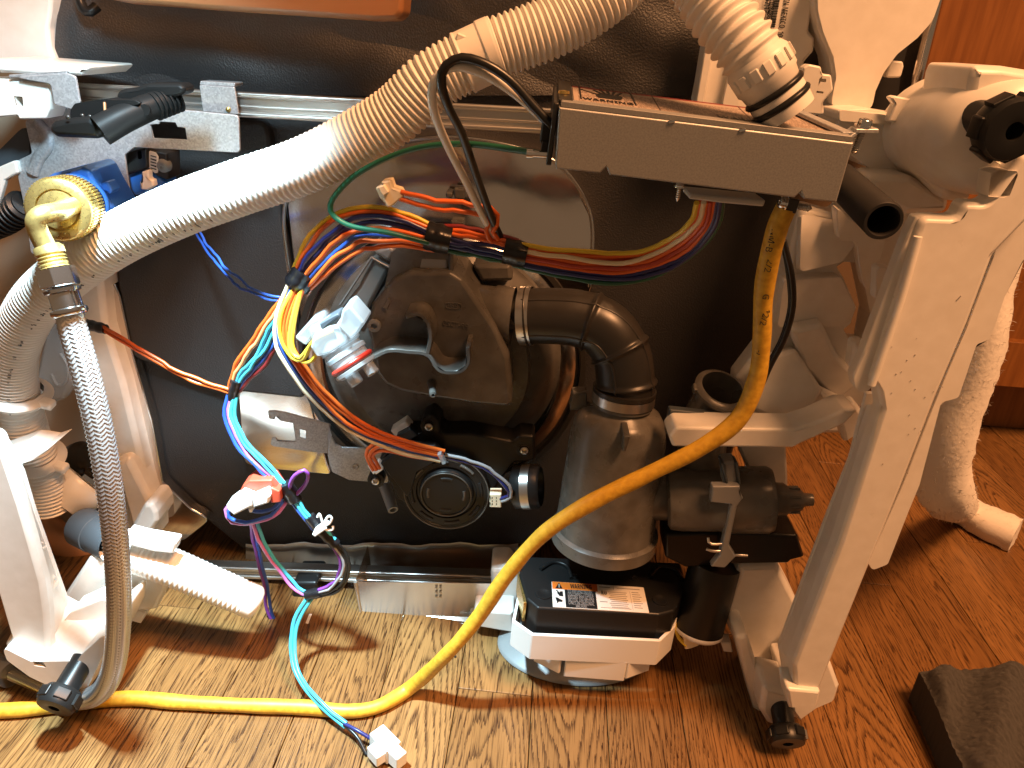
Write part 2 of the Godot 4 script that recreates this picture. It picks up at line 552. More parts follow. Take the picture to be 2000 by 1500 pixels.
func _ready() -> void:
	rng.seed = 11
	var cam := Camera3D.new()
	cam.name = "camera"
	add_child(cam)
	cam.transform = Transform3D(look, eye)
	cam.fov = rad_to_deg(2.0 * atan(750.0 / FOCAL))
	cam.near = 0.01
	cam.far = 30.0
	cam.current = true
	var we := WorldEnvironment.new()
	we.name = "environment"
	var env := Environment.new()
	env.background_mode = Environment.BG_COLOR
	env.background_color = lin(0.190, 0.116, 0.064)
	env.tonemap_mode = Environment.TONE_MAPPER_LINEAR
	env.tonemap_exposure = 1.0
	env.sdfgi_enabled = true
	env.ssao_enabled = true
	env.ssil_enabled = true
	we.environment = env
	add_child(we)
	# warm ceiling lamp of the kitchen, up to the right and behind the photographer's shoulder
	var lamp := AreaLight3D.new()
	lamp.name = "ceiling_lamp"
	lamp.area_size = Vector2(0.55, 0.55)
	lamp.light_color = Color(1.0, 0.705, 0.47)
	lamp.light_energy = 8.2
	lamp.area_normalize_energy = true
	lamp.shadow_enabled = true
	add_child(lamp)
	lamp.look_at_from_position(Vector3(0.75, 2.1, 0.75), Vector3(0.05, 0.2, 0.1), Vector3.FORWARD)
	# cool white work light held just above the frame on the left
	for k in 2:   # the torch's hot core and its wide, weak spill
		var led := SpotLight3D.new()
		led.name = ["work_light", "work_light_spill"][k]
		led.light_color = Color(0.80, 0.94, 1.0)
		led.light_energy = [1.45, 0.19][k]
		led.spot_angle = [34.0, 56.0][k]
		led.spot_angle_attenuation = [1.0, 1.0][k]
		led.light_size = 0.018
		led.spot_range = 5.0
		led.spot_attenuation = 2.0
		led.shadow_enabled = true
		add_child(led)
		led.look_at_from_position(Vector3(-0.19, 0.545, 0.210), [Vector3(-0.170, 0.0, 0.185), Vector3(-0.36, 0.16, 0.08)][k], Vector3.FORWARD)
	materials()
	build_floor()
	build_cabinet()
	build_dishwasher()
	build_pumps()
	build_box()
	build_hoses()
	build_harness()
	build_small()

# ---------- setting
func build_floor() -> void:
	var floor_ := thing("floor", "", "", Vector3.ZERO, "", "structure")
	var w := 0.0572
	var meshes := []
	for k in 4:
		var m := MB.new()
		var l := 0.62
		var b := 0.0005
		var wd := w - 0.0005
		var top := rect(wd, l, 0.0)
		slab(m, top, 0.012, b, Transform3D(Basis(Vector3.RIGHT, Vector3.FORWARD, Vector3.UP), Vector3.ZERO))
		for i in m.uv.size(): m.uv[i] = Vector2(m.v[i].x / w + 0.5, -m.v[i].z / l * 0.98 + 0.5)
		meshes.append(m)
	var sub := MB.new()
	block(sub, Transform3D(Basis(), Vector3(0.1, -0.03, -0.3)), Vector3(2.6, 0.03, 2.6))
	put("subfloor", sub, M.dark_iron, floor_)
	var made := {}
	for i in range(-15, 17):
		var z := 0.75 - fposmod(i * 0.237, 0.62)
		var row := 0
		while z > -1.1:
			var kind := rng.randi_range(0, 3)
			var tone := rng.randi_range(0, 1)
			var key := kind * 2 + tone
			if not made.has(key):
				var o := put("plank", meshes[kind], M["oak%d%d" % [kind, tone]], floor_)
				made[key] = o.mesh
				floor_.remove_child(o)
				o.free()
			var q := MeshInstance3D.new()
			q.name = numbered("plank")
			q.mesh = made[key]
			floor_.add_child(q, true)
			q.transform = Transform3D(Basis(Vector3.UP, deg_to_rad(-2.0)) * Basis(Vector3.UP, PI * rng.randi_range(0, 1)), Vector3(i * w + 0.01, -0.0003 * rng.randf(), z - 0.31))
			q.position = Basis(Vector3.UP, deg_to_rad(-2.0)) * q.position
			z -= 0.6205
			row += 1

func build_cabinet() -> void:
	var c := thing("kitchen_cabinet", "orange stained wooden cabinet front behind the dishwasher at the right", "cabinet", Vector3(0.75, 0, -0.36))
	var z := -0.36
	var m := MB.new()
	block(m, Transform3D(Basis(), Vector3(0.86, 0.5, z - 0.02)), Vector3(1.2, 0.82, 0.02))
	put("panel", m, M.cabinet_wood, c)
	for x in [0.315, 1.0]:
		m = MB.new()
		block(m, Transform3D(Basis(), Vector3(x, 0.5, z - 0.004)), Vector3(0.06, 0.82, 0.02), 0.003)
		put("stile", m, M.cabinet_wood, c)
	m = MB.new()
	block(m, Transform3D(Basis(), Vector3(0.6575, 0.12, z - 0.004)), Vector3(0.623, 0.06, 0.02), 0.003)
	put("rail", m, M.cabinet_wood, c)
	m = MB.new()
	block(m, Transform3D(Basis(), Vector3(0.86, 0.045, z - 0.07)), Vector3(1.2, 0.09, 0.02))
	put("toe_kick", m, M.cabinet_wood, c)

# ---------- dishwasher
func build_dishwasher() -> void:
	var d := thing("dishwasher", "underside of an opened dishwasher with black matted tub and milky white side frames", "dishwasher", Vector3(0, 0, 0))
	var m := MB.new()
	plate(m, [60, -160, 1680, -160, 1560, 350, 1510, 560, 1460, 800, 1380, 1000, 1020, 1050, 480, 1062, 385, 985, 310, 850, 225, 560, 150, 200], -0.022, 0.45, 0.004, 0.02)
	put("tub_body", m, M.dark_iron, d)
	m = MB.new()
	plate(m, [92, -120, 1378, -120, 1376, 120, 1352, 196, 1240, 230, 160, 180, 105, 128, 88, 60], -0.006, 0.016, 0.003, 0.01)
	var mat1 := put("sound_mat", m, M.mat_black, d, "black rubbery mat above the upper rail")
	m = MB.new()
	var wave := FastNoiseLite.new()
	wave.frequency = 7.0
	wave.fractal_octaves = 2
	var hh := func(x: float, y: float) -> float: return 0.009 * wave.get_noise_2d(x * 0.8 + y * 0.6, y * 1.6)
	for j in 31:
		for i in 81:
			var q := P(112 + i * 15.6, -110 + j * 9.9, 0.0)
			var e := 0.002
			var hz: float = hh.call(q.x, q.y)
			m.vert(Vector3(q.x, q.y, -0.002 + hz), Vector3(-(hh.call(q.x + e, q.y) - hz) / e, -(hh.call(q.x, q.y + e) - hz) / e, 1).normalized())
	m.grid(0, 31, 81)
	put("mat_sheet", m, M.mat_black, mat1)
	m = MB.new()
	plate(m, [160, 220, 640, 210, 1560, 270, 1530, 440, 1500, 600, 1470, 760, 1400, 990, 1020, 1066, 480, 1080, 378, 998, 312, 940, 228, 570], -0.008, 0.014, 0.003, 0.01)
	put("sound_mat", m, M.mat_black, d, "large black mat round the sump")
	m = MB.new()
	plate(m, [200, 236, 520, 236, 545, 380, 572, 560, 598, 760, 592, 780, 440, 764, 258, 700, 228, 560], 0.003, 0.010, 0.003, 0.008)
	put("mat_pad", m, M.mat_black, d, "thick embossed black pad on the left")
	m = MB.new()
	plate(m, [556, 385, 640, 300, 880, 262, 1062, 296, 1120, 345, 1160, 430, 1158, 560, 1100, 720, 1000, 840, 860, 900, 700, 900, 612, 820, 598, 742], 0.000, 0.010, 0.002, 0.014)
	var pan := put("steel_panel", m, M.stainless, d, "raised polished steel panel behind the sump")
	m = MB.new()
	var edge := smooth(knots([586, 700, 0.002, 568, 560, 0.002, 556, 400, 0.002, 600, 330, 0.002, 720, 290, 0.002, 880, 268, 0.002, 1062, 304, 0.002, 1120, 352, 0.002, 1156, 430, 0.002, 1152, 560, 0.002]), 0.006)
	tube(m, edge, 0.0016, 8)
	put("panel_bead", m, M.chrome, pan)
	m = MB.new()
	plate(m, [462, 760, 602, 760, 640, 905, 650, 930, 500, 916, 474, 905], 0.000, 0.010, 0.002, 0.008)
	put("steel_panel", m, M.stainless, d, "small polished steel corner at lower left of the sump")
	# well ring round the sump, seen as a golden arc
	m = MB.new()
	var c := P(862, 712, 0.0)
	lathe(m, [Vector2(0.1110, 0.0), Vector2(0.1095, 0.002), Vector2(0.0975, 0.0085), Vector2(0.0955, 0.0095), Vector2(0.0935, 0.0085), Vector2(0.0930, 0.0)], Transform3D(Basis(Vector3.RIGHT, Vector3.BACK, Vector3.DOWN), c), 72)
	put("well_ring", m, M.chrome, d)
	m = MB.new()
	lathe(m, [Vector2(0.1165, -0.003), Vector2(0.1160, 0.003), Vector2(0.1120, 0.0035), Vector2(0.1115, -0.003)], Transform3D(Basis(Vector3.RIGHT, Vector3.BACK, Vector3.DOWN), c), 72)
	put("gasket", m, M.rubber, d)
	# lip of the tub under the mat: it leans back and mirrors the floor
	m = MB.new()
	var i0 := 0
	var last := PackedVector3Array()
	for k in 29:
		var px := 480.0 + k * 19.0
		var wv := 2.5 * sin(k * 0.8) + 1.5 * sin(k * 1.9)
		var row := PackedVector3Array([P(px, 1062 + wv, -0.004), P(px, 1076 + wv, 0.000), P(px, 1112, -0.006)])
		for q in 3:
			m.vert(row[q], [Vector3(0, 0.6, 1), Vector3(0.04 * sin(k * 1.3), -0.12, 1), Vector3(0.04 * sin(k * 1.3), -0.26, 1)][q].normalized())
	m.grid(0, 29, 3)
	put("tub_lip", m, M.rail_steel, d)
	rail(d, "upper_rail", [146, 185, 0.028], [1100, 236, 0.028], 0.0125)
	rail(d, "lower_rail", [296, 1104, 0.022], [990, 1127, 0.022], 0.0085)
	# folded clip over the upper rail
	m = MB.new()
	plate(m, [389, 166, 458, 170, 466, 224, 396, 218], 0.0405, 0.0015, 0.0004, 0.001)
	plate(m, [391, 158, 460, 162, 458, 170, 389, 166], 0.039, 0.014, 0.0004, 0.001)
	var clip := put("rail_clip", m, M.zinc, d)
	m = MB.new()
	lathe(m, [Vector2(0.002, -0.0008), Vector2(0.0016, 0.0008), Vector2(0.0, 0.0014)], Transform3D(Basis(Vector3.RIGHT, Vector3.BACK, Vector3.DOWN), P(446, 214, 0.0405)), 12)
	put("weld", m, M.brass, clip)
	# zinc corner plate with its keyhole
	m = MB.new()
	plate(m, [48, 236, 130, 206, 330, 212, 466, 225, 469, 299, 262, 288, 243, 303, 253, 372, 262, 430, 60, 500, 50, 420, 28, 316, 62, 300], 0.052, 0.0016, 0.0005, 0.003,
		[[293, 243, 311, 242, 311, 237, 343, 239, 347, 248, 362, 249, 366, 273, 299, 270]])
	var pl := put("corner_plate", m, M.zinc, d)
	m = MB.new()
	tube(m, smooth(knots([70, 236, 0.0515, 92, 258, 0.0515, 95, 285, 0.0515, 78, 308, 0.0515, 66, 340, 0.0515]), 0.004), 0.0045, 12, true, 0.6)
	put("pressed_rib", m, M.zinc, pl)
	m = MB.new()
	plate(m, [18, 150, 130, 143, 147, 149, 156, 200, 140, 214, 106, 204, 98, 164], 0.075, 0.0016, 0.0005, 0.002)
	plate(m, [18, 152, 130, 144, 132, 138, 16, 146], 0.074, 0.02, 0.0005, 0.001)
	put("corner_bracket", m, M.zinc, d)
	m = MB.new()
	plate(m, [-40, 152, 98, 160, 96, 214, 89, 232, 36, 233, 34, 226, -40, 232], 0.071, 0.03, 0.001, 0.002, [[27, 187, 44, 189, 46, 209, 32, 206]])
	put("latch_block", m, M.milky, d)
	m = MB.new()
	plate(m, [-40, -60, 97, -60, 93, 20, 87, 55, 92, 95, 106, 128, -40, 122], 0.012, 0.02, 0.006, 0.012)
	plate(m, [-40, 114, 178, 130, 158, 148, 90, 146, -40, 140], 0.072, 0.055, 0.002, 0.003)
	put("corner_moulding", m, M.milky, d)
	m = MB.new()
	tube(m, smooth(knots([150, -40, 0.01, 158, 8, 0.014, 172, 24, 0.016, 190, 12, 0.012]), 0.003), 0.0034, 12, true, 0.6)
	put("strap", m, M.black, d)
	# left side
	m = MB.new()
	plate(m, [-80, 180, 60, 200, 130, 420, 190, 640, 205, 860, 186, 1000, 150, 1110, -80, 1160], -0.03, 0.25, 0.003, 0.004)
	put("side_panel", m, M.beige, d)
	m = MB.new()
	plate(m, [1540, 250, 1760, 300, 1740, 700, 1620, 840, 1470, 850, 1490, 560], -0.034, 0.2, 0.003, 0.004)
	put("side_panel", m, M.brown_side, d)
	m = MB.new()
	plate(m, [130, 470, 192, 500, 199, 560, 208, 640, 242, 747, 285, 930, 306, 1000, 296, 1066, 240, 1080, 222, 900, 182, 780, 146, 640], 0.022, 0.03, 0.004, 0.006)
	plate(m, [218, 905, 250, 890, 306, 1000, 310, 1050, 262, 1062], 0.032, 0.02, 0.005, 0.008)
	put("left_inner_frame", m, M.milky, d)
	m = MB.new()
	plate(m, [190, 500, 214, 540, 232, 580, 259, 700, 295, 823, 316, 943, 372, 996, 408, 1016, 360, 1054, 300, 1060, 286, 930, 243, 747, 208, 640], 0.006, 0.012, 0.003, 0.005)
	put("steel_edge", m, M.stainless, d)
	m = MB.new()
	plate(m, [92, 622, 128, 628, 146, 700, 142, 748, 124, 782, 92, 790, 62, 770], 0.04, 0.008, 0.003, 0.008)
	tube(m, smooth(knots([118, 690, 0.041, 132, 715, 0.041, 128, 745, 0.041, 112, 752, 0.041, 100, 730, 0.041]), 0.003), 0.0012, 8)
	put("vent_flap", m, M.clear_milk, d)
	m = MB.new()
	# left leg: front face, ridge and the side that leans back into the unit
	plate(m, [-90, 835, -6, 850, 12, 900, 40, 985, 84, 1140, 92, 1200, 96, 1290, 60, 1293, 3, 1268, 17, 1243, -14, 1140, -90, 930], 0.172, 0.008, 0.003, 0.005)
	lean(m, [-6, 850, 12, 900, 40, 985, 84, 1140, 96, 1290], [10, 856, 43, 921, 67, 1000, 128, 1170, 134, 1225], 0.170, 0.13)
	plate(m, [10, 856, 43, 921, 67, 1000, 128, 1170, 134, 1225, 60, 1225, 0, 1000], 0.131, 0.003, 0.0005, 0.001)
	var leg := put("left_leg", m, M.milky, d)
	for t in [["PP", 88, 1150, 0.006], ["AL", 63, 1083, 0.006]]:
		letters(t[0], t[3], Transform3D(Basis(Vector3(0, 0, 1), deg_to_rad(-64)), P(t[1], t[2], 0.153)), M.milky, leg, 0.0, "moulded_mark", false, 0.02)
	m = MB.new()
	plate(m, [124, 1164, 174, 1088, 250, 1100, 328, 1142, 304, 1192, 250, 1202, 206, 1240, 140, 1240], 0.112, 0.008, 0.003, 0.004)
	plate(m, [262, 1188, 286, 1196, 274, 1219, 256, 1214], 0.108, 0.01, 0.001, 0.001)
	plate(m, [134, 1200, 204, 1170, 232, 1206, 206, 1290, 150, 1292, 112, 1282, 100, 1290, 96, 1250], 0.142, 0.02, 0.003, 0.004)
	put("left_foot_bracket", m, M.milky, d)
	m = MB.new()
	plate(m, [4, 1264, 60, 1293, 110, 1292, 150, 1292, 158, 1280, 204, 1240, 200, 1280, 160, 1366, 100, 1342, 58, 1322, 14, 1290], 0.182, 0.06, 0.003, 0.004, [[64, 1291, 84, 1293, 91, 1304, 66, 1300]])
	put("left_foot_block", m, M.milky, d)
	leveller(d, P(110, 1376, 0.205), Vector3(-0.12, -0.35, 1), 0.0125, 0.02)
	build_right_frame(d)

# a sloping face between two traced edges, the first at depth za and the second at zb
func lean(m: MB, a: Array, b: Array, za: float, zb: float) -> void:
	var cnt := a.size() / 2
	for k in cnt - 1:
		m.face(P(a[2 * k], a[2 * k + 1], za), P(a[2 * k + 2], a[2 * k + 3], za), P(b[2 * k + 2], b[2 * k + 3], zb), P(b[2 * k], b[2 * k + 1], zb), Vector3(0, 0, 1))
func rail(d: Node3D, called: String, a: Array, b: Array, h: float) -> void:
	var A := P(a[0], a[1], a[2])
	var B := P(b[0], b[1], b[2])
	var m := MB.new()
	beam(m, A, B, h, 0.010, 0.001)
	var r := put(called, m, M.rail_steel, d)
	var t := along(A, B)
	for s in [-1.0, 1.0]:
		m = MB.new()
		tube(m, smooth(PackedVector3Array([A + t.basis.x * h * 0.5 * s + Vector3(0, 0, 0.006), B + t.basis.x * h * 0.5 * s + Vector3(0, 0, 0.006)]), 0.05), 0.0019, 14)
		put("rolled_edge", m, M.rail_steel, r)
	m = MB.new()
	tube(m, smooth(PackedVector3Array([A + t.basis.x * h * 0.1 + Vector3(0, 0, 0.0048), B + t.basis.x * h * 0.1 + Vector3(0, 0, 0.0048)]), 0.05), 0.0011, 10)
	put("pressed_line", m, M.rail_steel, r)
func leveller(d: Node3D, at: Vector3, axis: Vector3, r: float, l: float) -> void:
	var f := along(at, at + axis, Vector3(0, 1, 0.3))
	var m := MB.new()
	lathe(m, [Vector2(r * 0.62, -l * 1.6), Vector2(r * 0.62, -l * 0.55), Vector2(r * 0.9, -l * 0.5), Vector2(r, -l * 0.36), Vector2(r * 1.02, 0.0), Vector2(r * 0.93, r * 0.2), Vector2(r * 0.55, r * 0.26), Vector2(r * 0.30, r * 0.22), Vector2(r * 0.28, -r * 0.4), Vector2(0, -r * 0.4)], f, 28)
	var o := put("levelling_foot", m, M.black, d)
	for k in 6:
		m = MB.new()
		var t := Transform3D(Basis(Vector3.UP, TAU * k / 6.0), Vector3.ZERO)
		block(m, f * t * Transform3D(Basis(), Vector3(r * 1.0, -l * 0.2, 0)), Vector3(r * 0.18, l * 0.36, r * 0.7), 0.0008)
		put("grip", m, M.black, o)

func build_right_frame(d: Node3D) -> void:
	var m := MB.new()
	# broad post: front face
	plate(m, [1800, 423, 1872, 426, 1884, 396, 1930, 398, 2000, 300, 2070, 300, 2060, 380, 1943, 500, 1893, 633, 1833, 773, 1767, 943, 1703, 1100, 1640, 1255, 1600, 1356, 1552, 1356, 1548, 1300, 1640, 1060, 1722, 800, 1716, 766, 1700, 744, 1786, 470], 0.172, 0.012, 0.003, 0.005,
		[[1936, 338, 1952, 332, 1986, 334, 1988, 342, 1972, 382, 1962, 386, 1930, 384]])
	lean(m, [1722, 790, 1700, 880, 1640, 1060, 1548, 1300, 1551, 1356], [1692, 790, 1660, 895, 1618, 1000, 1521, 1263, 1536, 1352], 0.1705, 0.135)
	plate(m, [1692, 768, 1722, 768, 1740, 800, 1640, 1060, 1560, 1300, 1536, 1352, 1521, 1263, 1550, 1183, 1618, 1000, 1660, 895], 0.136, 0.003, 0.0005, 0.001)
	var post := put("right_post", m, M.milky, d)
	m = MB.new()
	plate(m, [1794, 424, 1806, 424, 1716, 744, 1690, 768, 1672, 762, 1668, 738, 1690, 690, 1776, 460], 0.168, 0.010, 0.003, 0.004)
	put("post_lip", m, M.milky, post)
	m = MB.new()
	tube(m, smooth(knots([1793, 462, 0.173, 1757, 590, 0.173, 1702, 752, 0.173]), 0.008), 0.0022, 10)
	put("post_bead", m, M.milky, post)
	m = MB.new()
	for k in 22:
		var q := P(rng.randfn(1800, 40) - (k % 3) * 22, rng.randfn(700, 60) + (k % 3) * 80, 0.1722)
		if k == 0: q = P(1873, 582, 0.1722)
		var sz := Vector3(0.0005, 0.0028, 0.0003) if k == 0 else Vector3(rng.randf_range(0.0002, 0.0006), rng.randf_range(0.0002, 0.0007), 0.0003)
		block(m, Transform3D(Basis(Vector3(0, 0, 1), -0.5), q), sz, 0.0)
	put("scuffs", m, M.print_grey, post).set_meta("kind", "stuff")
	m = MB.new()
	plate(m, [2060, 330, 2070, 470, 1998, 508, 1962, 580, 1943, 637, 1930, 667, 1908, 671, 1872, 777, 1838, 786, 1796, 947, 1774, 1000, 1734, 1102, 1704, 1114, 1696, 1100, 1766, 943, 1832, 773, 1892, 633, 1942, 500, 1990, 340], 0.158, 0.012, 0.002, 0.003)
	put("post_flange", m, M.milky, post)
	m = MB.new()
	plate(m, [1600, 1290, 1624, 1297, 1641, 1343, 1631, 1374, 1598, 1388, 1562, 1414, 1546, 1392, 1540, 1356, 1590, 1350], 0.152, 0.05, 0.003, 0.003, [[1556, 1362, 1574, 1362, 1572, 1368, 1554, 1368]])
	plate(m, [1536, 1345, 1604, 1352, 1596, 1384, 1542, 1386], 0.176, 0.02, 0.002, 0.002)
	var fb := put("right_foot_block", m, M.milky, d)
	m = MB.new()
	plate(m, [1412, 1206, 1446, 1106, 1520, 1104, 1560, 1180, 1530, 1300, 1540, 1400, 1500, 1432, 1476, 1388, 1440, 1262], 0.100, 0.03, 0.004, 0.004)
	plate(m, [1436, 1246, 1460, 1240, 1492, 1340, 1532, 1352, 1548, 1392, 1500, 1430, 1472, 1386], 0.128, 0.03, 0.003, 0.004)
	plate(m, [1492, 1340, 1530, 1350, 1570, 1360, 1566, 1404, 1504, 1422, 1484, 1390], 0.150, 0.03, 0.004, 0.004)
	plate(m, [1408, 1256, 1428, 1256, 1432, 1276, 1414, 1274], 0.10, 0.01, 0.001, 0.001)
	put("right_foot_bracket", m, M.milky, fb)
	leveller(d, P(1538, 1446, 0.170), Vector3(0.02, -0.42, 1), 0.0125, 0.018)
	# web behind the post with the gap one sees through
	m = MB.new()
	plate(m, [1566, 400, 1640, 420, 1690, 330, 1800, 400, 1790, 460, 1725, 690, 1690, 790, 1650, 850, 1600, 850, 1500, 870, 1430, 868, 1440, 740, 1486, 680, 1500, 560, 1530, 548], 0.070, 0.02, 0.004, 0.006,
		[[1633, 520, 1647, 511, 1680, 513, 1700, 613, 1690, 673, 1663, 671, 1647, 643, 1660, 633, 1672, 600, 1647, 543]])
	var web := put("right_web", m, M.milky, d)
	var facets := [[[1540, 640, 1602, 628, 1640, 700, 1690, 752, 1640, 800, 1570, 720], 0.082, 10.0], [[1488, 704, 1560, 686, 1606, 760, 1560, 836, 1470, 800], 0.092, -14.0], [[1600, 760, 1650, 790, 1610, 850, 1550, 838], 0.085, 18.0],
		[[1570, 420, 1630, 430, 1676, 470, 1640, 510, 1560, 530], 0.082, -12.0], [[1630, 400, 1660, 430, 1730, 474, 1700, 590, 1672, 470, 1640, 470], 0.09, 8.0], [[1714, 522, 1748, 524, 1722, 592, 1712, 585], 0.11, 0.0],
		[[1668, 668, 1694, 668, 1690, 720, 1680, 742, 1662, 716], 0.12, 0.0], [[1640, 800, 1668, 784, 1700, 826, 1690, 850, 1654, 876, 1640, 830], 0.10, 12.0], [[1530, 545, 1640, 540, 1672, 602, 1648, 640, 1520, 640], 0.078, 6.0]]
	for f in facets:
		m = MB.new()
		var o := outline(f[0], f[1], 0.003)
		var mid := Vector2.ZERO
		for q in o: mid += q / o.size()
		for i in o.size(): o[i] -= mid
		slab(m, o, 0.010, 0.003, Transform3D(Basis(Vector3(1, 0.4, 0).normalized(), deg_to_rad(f[2])), Vector3(mid.x, mid.y, f[1])))
		put("web_rib", m, M.milky, web)
	# shelf arm that carries the pumps
	m = MB.new()
	plate(m, [1321, 834, 1553, 838, 1592, 826, 1650, 800, 1680, 800, 1650, 830, 1565, 868, 1549, 876, 1314, 874, 1306, 853], 0.128, 0.022, 0.002, 0.003)
	put("shelf_arm", m, M.milky, d)
	m = MB.new()
	plate(m, [1440, 868, 1536, 868, 1540, 960, 1480, 962], 0.07, 0.03, 0.002, 0.003)
	put("shelf_stay", m, M.milky, d)
	m = MB.new()
	plate(m, [1308, 800, 1330, 802, 1432, 814, 1470, 818, 1470, 834, 1318, 832, 1304, 850, 1300, 846], 0.108, 0.006, 0.001, 0.001)
	put("felt_strip", m, M.grey_blue, d)
	# moulded corner over the box
	m = MB.new()
	plate(m, [1632, 216, 1700, 214, 1830, 236, 1872, 272, 1880, 330, 1820, 350, 1700, 330, 1664, 300], 0.078, 0.04, 0.006, 0.008)
	plate(m, [1640, 214, 1740, 226, 1830, 240, 1828, 250, 1640, 236], 0.09, 0.03, 0.002, 0.002)
	plate(m, [1738, 190, 1748, 187, 1784, 194, 1780, 242, 1734, 238, 1748, 204], 0.096, 0.006, 0.001, 0.001)
	plate(m, [1706, 350, 1720, 342, 1782, 344, 1858, 388, 1852, 416, 1770, 420, 1700, 380], 0.105, 0.03, 0.004, 0.005)
	plate(m, [1820, 245, 1870, 262, 1905, 300, 1900, 400, 1850, 392, 1800, 340], 0.118, 0.06, 0.004, 0.006, [[1878, 310, 1890, 304, 1898, 330, 1888, 366, 1866, 356]])
	var corner := put("right_corner_moulding", m, M.milky, d)
	m = MB.new()
	plate(m, [1566, 150, 1570, 132, 1580, 125, 1604, 130, 1606, 144, 1624, 146, 1628, 176, 1608, 200, 1611, 226, 1567, 222], 0.098, 0.008, 0.001, 0.002, [[1600, 153, 1614, 154, 1613, 161, 1600, 159], [1595, 177, 1609, 179, 1608, 183, 1594, 181]])
	put("cable_guide", m, M.milky, corner)
	# big soft boss round the upper foot
	m = MB.new()
	var cen := P(1968, 268, 0.14)
	lathe(m, [Vector2(0.046, -0.07), Vector2(0.0445, -0.02), Vector2(0.042, 0.0), Vector2(0.036, 0.012), Vector2(0.026, 0.019), Vector2(0.0195, 0.021), Vector2(0.0175, 0.018), Vector2(0.017, -0.03)], Transform3D(Basis(Vector3(1, 0, 0), Vector3(-0.12, 0.05, 1).normalized(), Vector3(0, -1, 0)), cen), 48, TAU, 0.72)
	plate(m, [1898, 150, 1907, 128, 1962, 129, 2060, 145, 2060, 230, 1890, 200], 0.146, 0.05, 0.004, 0.005)
	put("foot_boss", m, M.milky, d)
	leveller(d, P(1974, 254, 0.178), Vector3(0.10, -0.1, 1), 0.0145, 0.022)
	# tall white plate and bottle shaped duct at the top
	m = MB.new()
	plate(m, [1385, 50, 1402, -60, 1600, -60, 1580, 60, 1592, 74, 1590, 100, 1572, 120, 1556, 218, 1480, 226, 1362, 207, 1356, 196], 0.030, 0.012, 0.002, 0.003)
	plate(m, [1402, -60, 1424, -60, 1374, 208, 1358, 206], 0.036, 0.016, 0.001, 0.001)
	plate(m, [1446, 60, 1462, 60, 1440, 215, 1410, 210], 0.036, 0.01, 0.003, 0.004)
	var wp := put("white_plate", m, M.milky, d)
	m = MB.new()
	plate(m, [1506, -40, 1541, -40, 1524, 96, 1488, 92], 0.0312, 0.0004, 0.0001, 0.0005)
	var lab := put("parts_label", m, M.print_white, wp)
	var up := (P(1498, 60, 0.0318) - P(1512, -20, 0.0318)).normalized()
	var bl := Basis(up, Vector3(0, 0, 1).cross(up), Vector3(0, 0, 1))
	letters("ASSY IN MEXICO  10/03", 0.0019, Transform3D(bl, P(1531, 30, 0.0316)), M.print_black, lab, 0.034)
	letters("T0W11084863", 0.0019, Transform3D(bl, P(1507, 8, 0.0316)), M.print_black, lab, 0.020)
	letters("7:57:13", 0.0017, Transform3D(bl, P(1499, 6, 0.0316)), M.print_black, lab, 0.011)
	m = MB.new()
	var s := 0.0
	while s < 0.021:
		var bw := 0.0002 * rng.randi_range(1, 4)
		block(m, Transform3D(bl, P(1521, -20, 0.0314) + up * (s + bw / 2)), Vector3(bw, 0.0035, 0.0004), 0.0)
		s += bw + 0.0002 * rng.randi_range(1, 3)
	put("barcode", m, M.print_black, lab)
	m = MB.new()
	plate(m, [1596, -80, 1850, -80, 1836, 0, 1822, 40, 1792, 74, 1752, 106, 1726, 142, 1710, 178, 1702, 216, 1620, 218, 1634, 150, 1628, 110, 1608, 62, 1598, 20], 0.045, 0.03, 0.009, 0.012)
	plate(m, [1740, 118, 1764, 120, 1766, 130, 1760, 152, 1730, 152], 0.03, 0.006, 0.001, 0.002)
	put("bottle_duct", m, M.milky, d)
	m = MB.new()
	plate(m, [1838, -60, 1862, -60, 1810, 150, 1797, 212, 1779, 202, 1786, 150], 0.034, 0.02, 0.003, 0.004)
	put("side_trim", m, M.stainless, d)
	m = MB.new()
	plate(m, [1570, -60, 1850, -60, 1790, 210, 1560, 230], -0.004, 0.01, 0.001, 0.001)
	put("black_backing", m, M.black_matte, d)

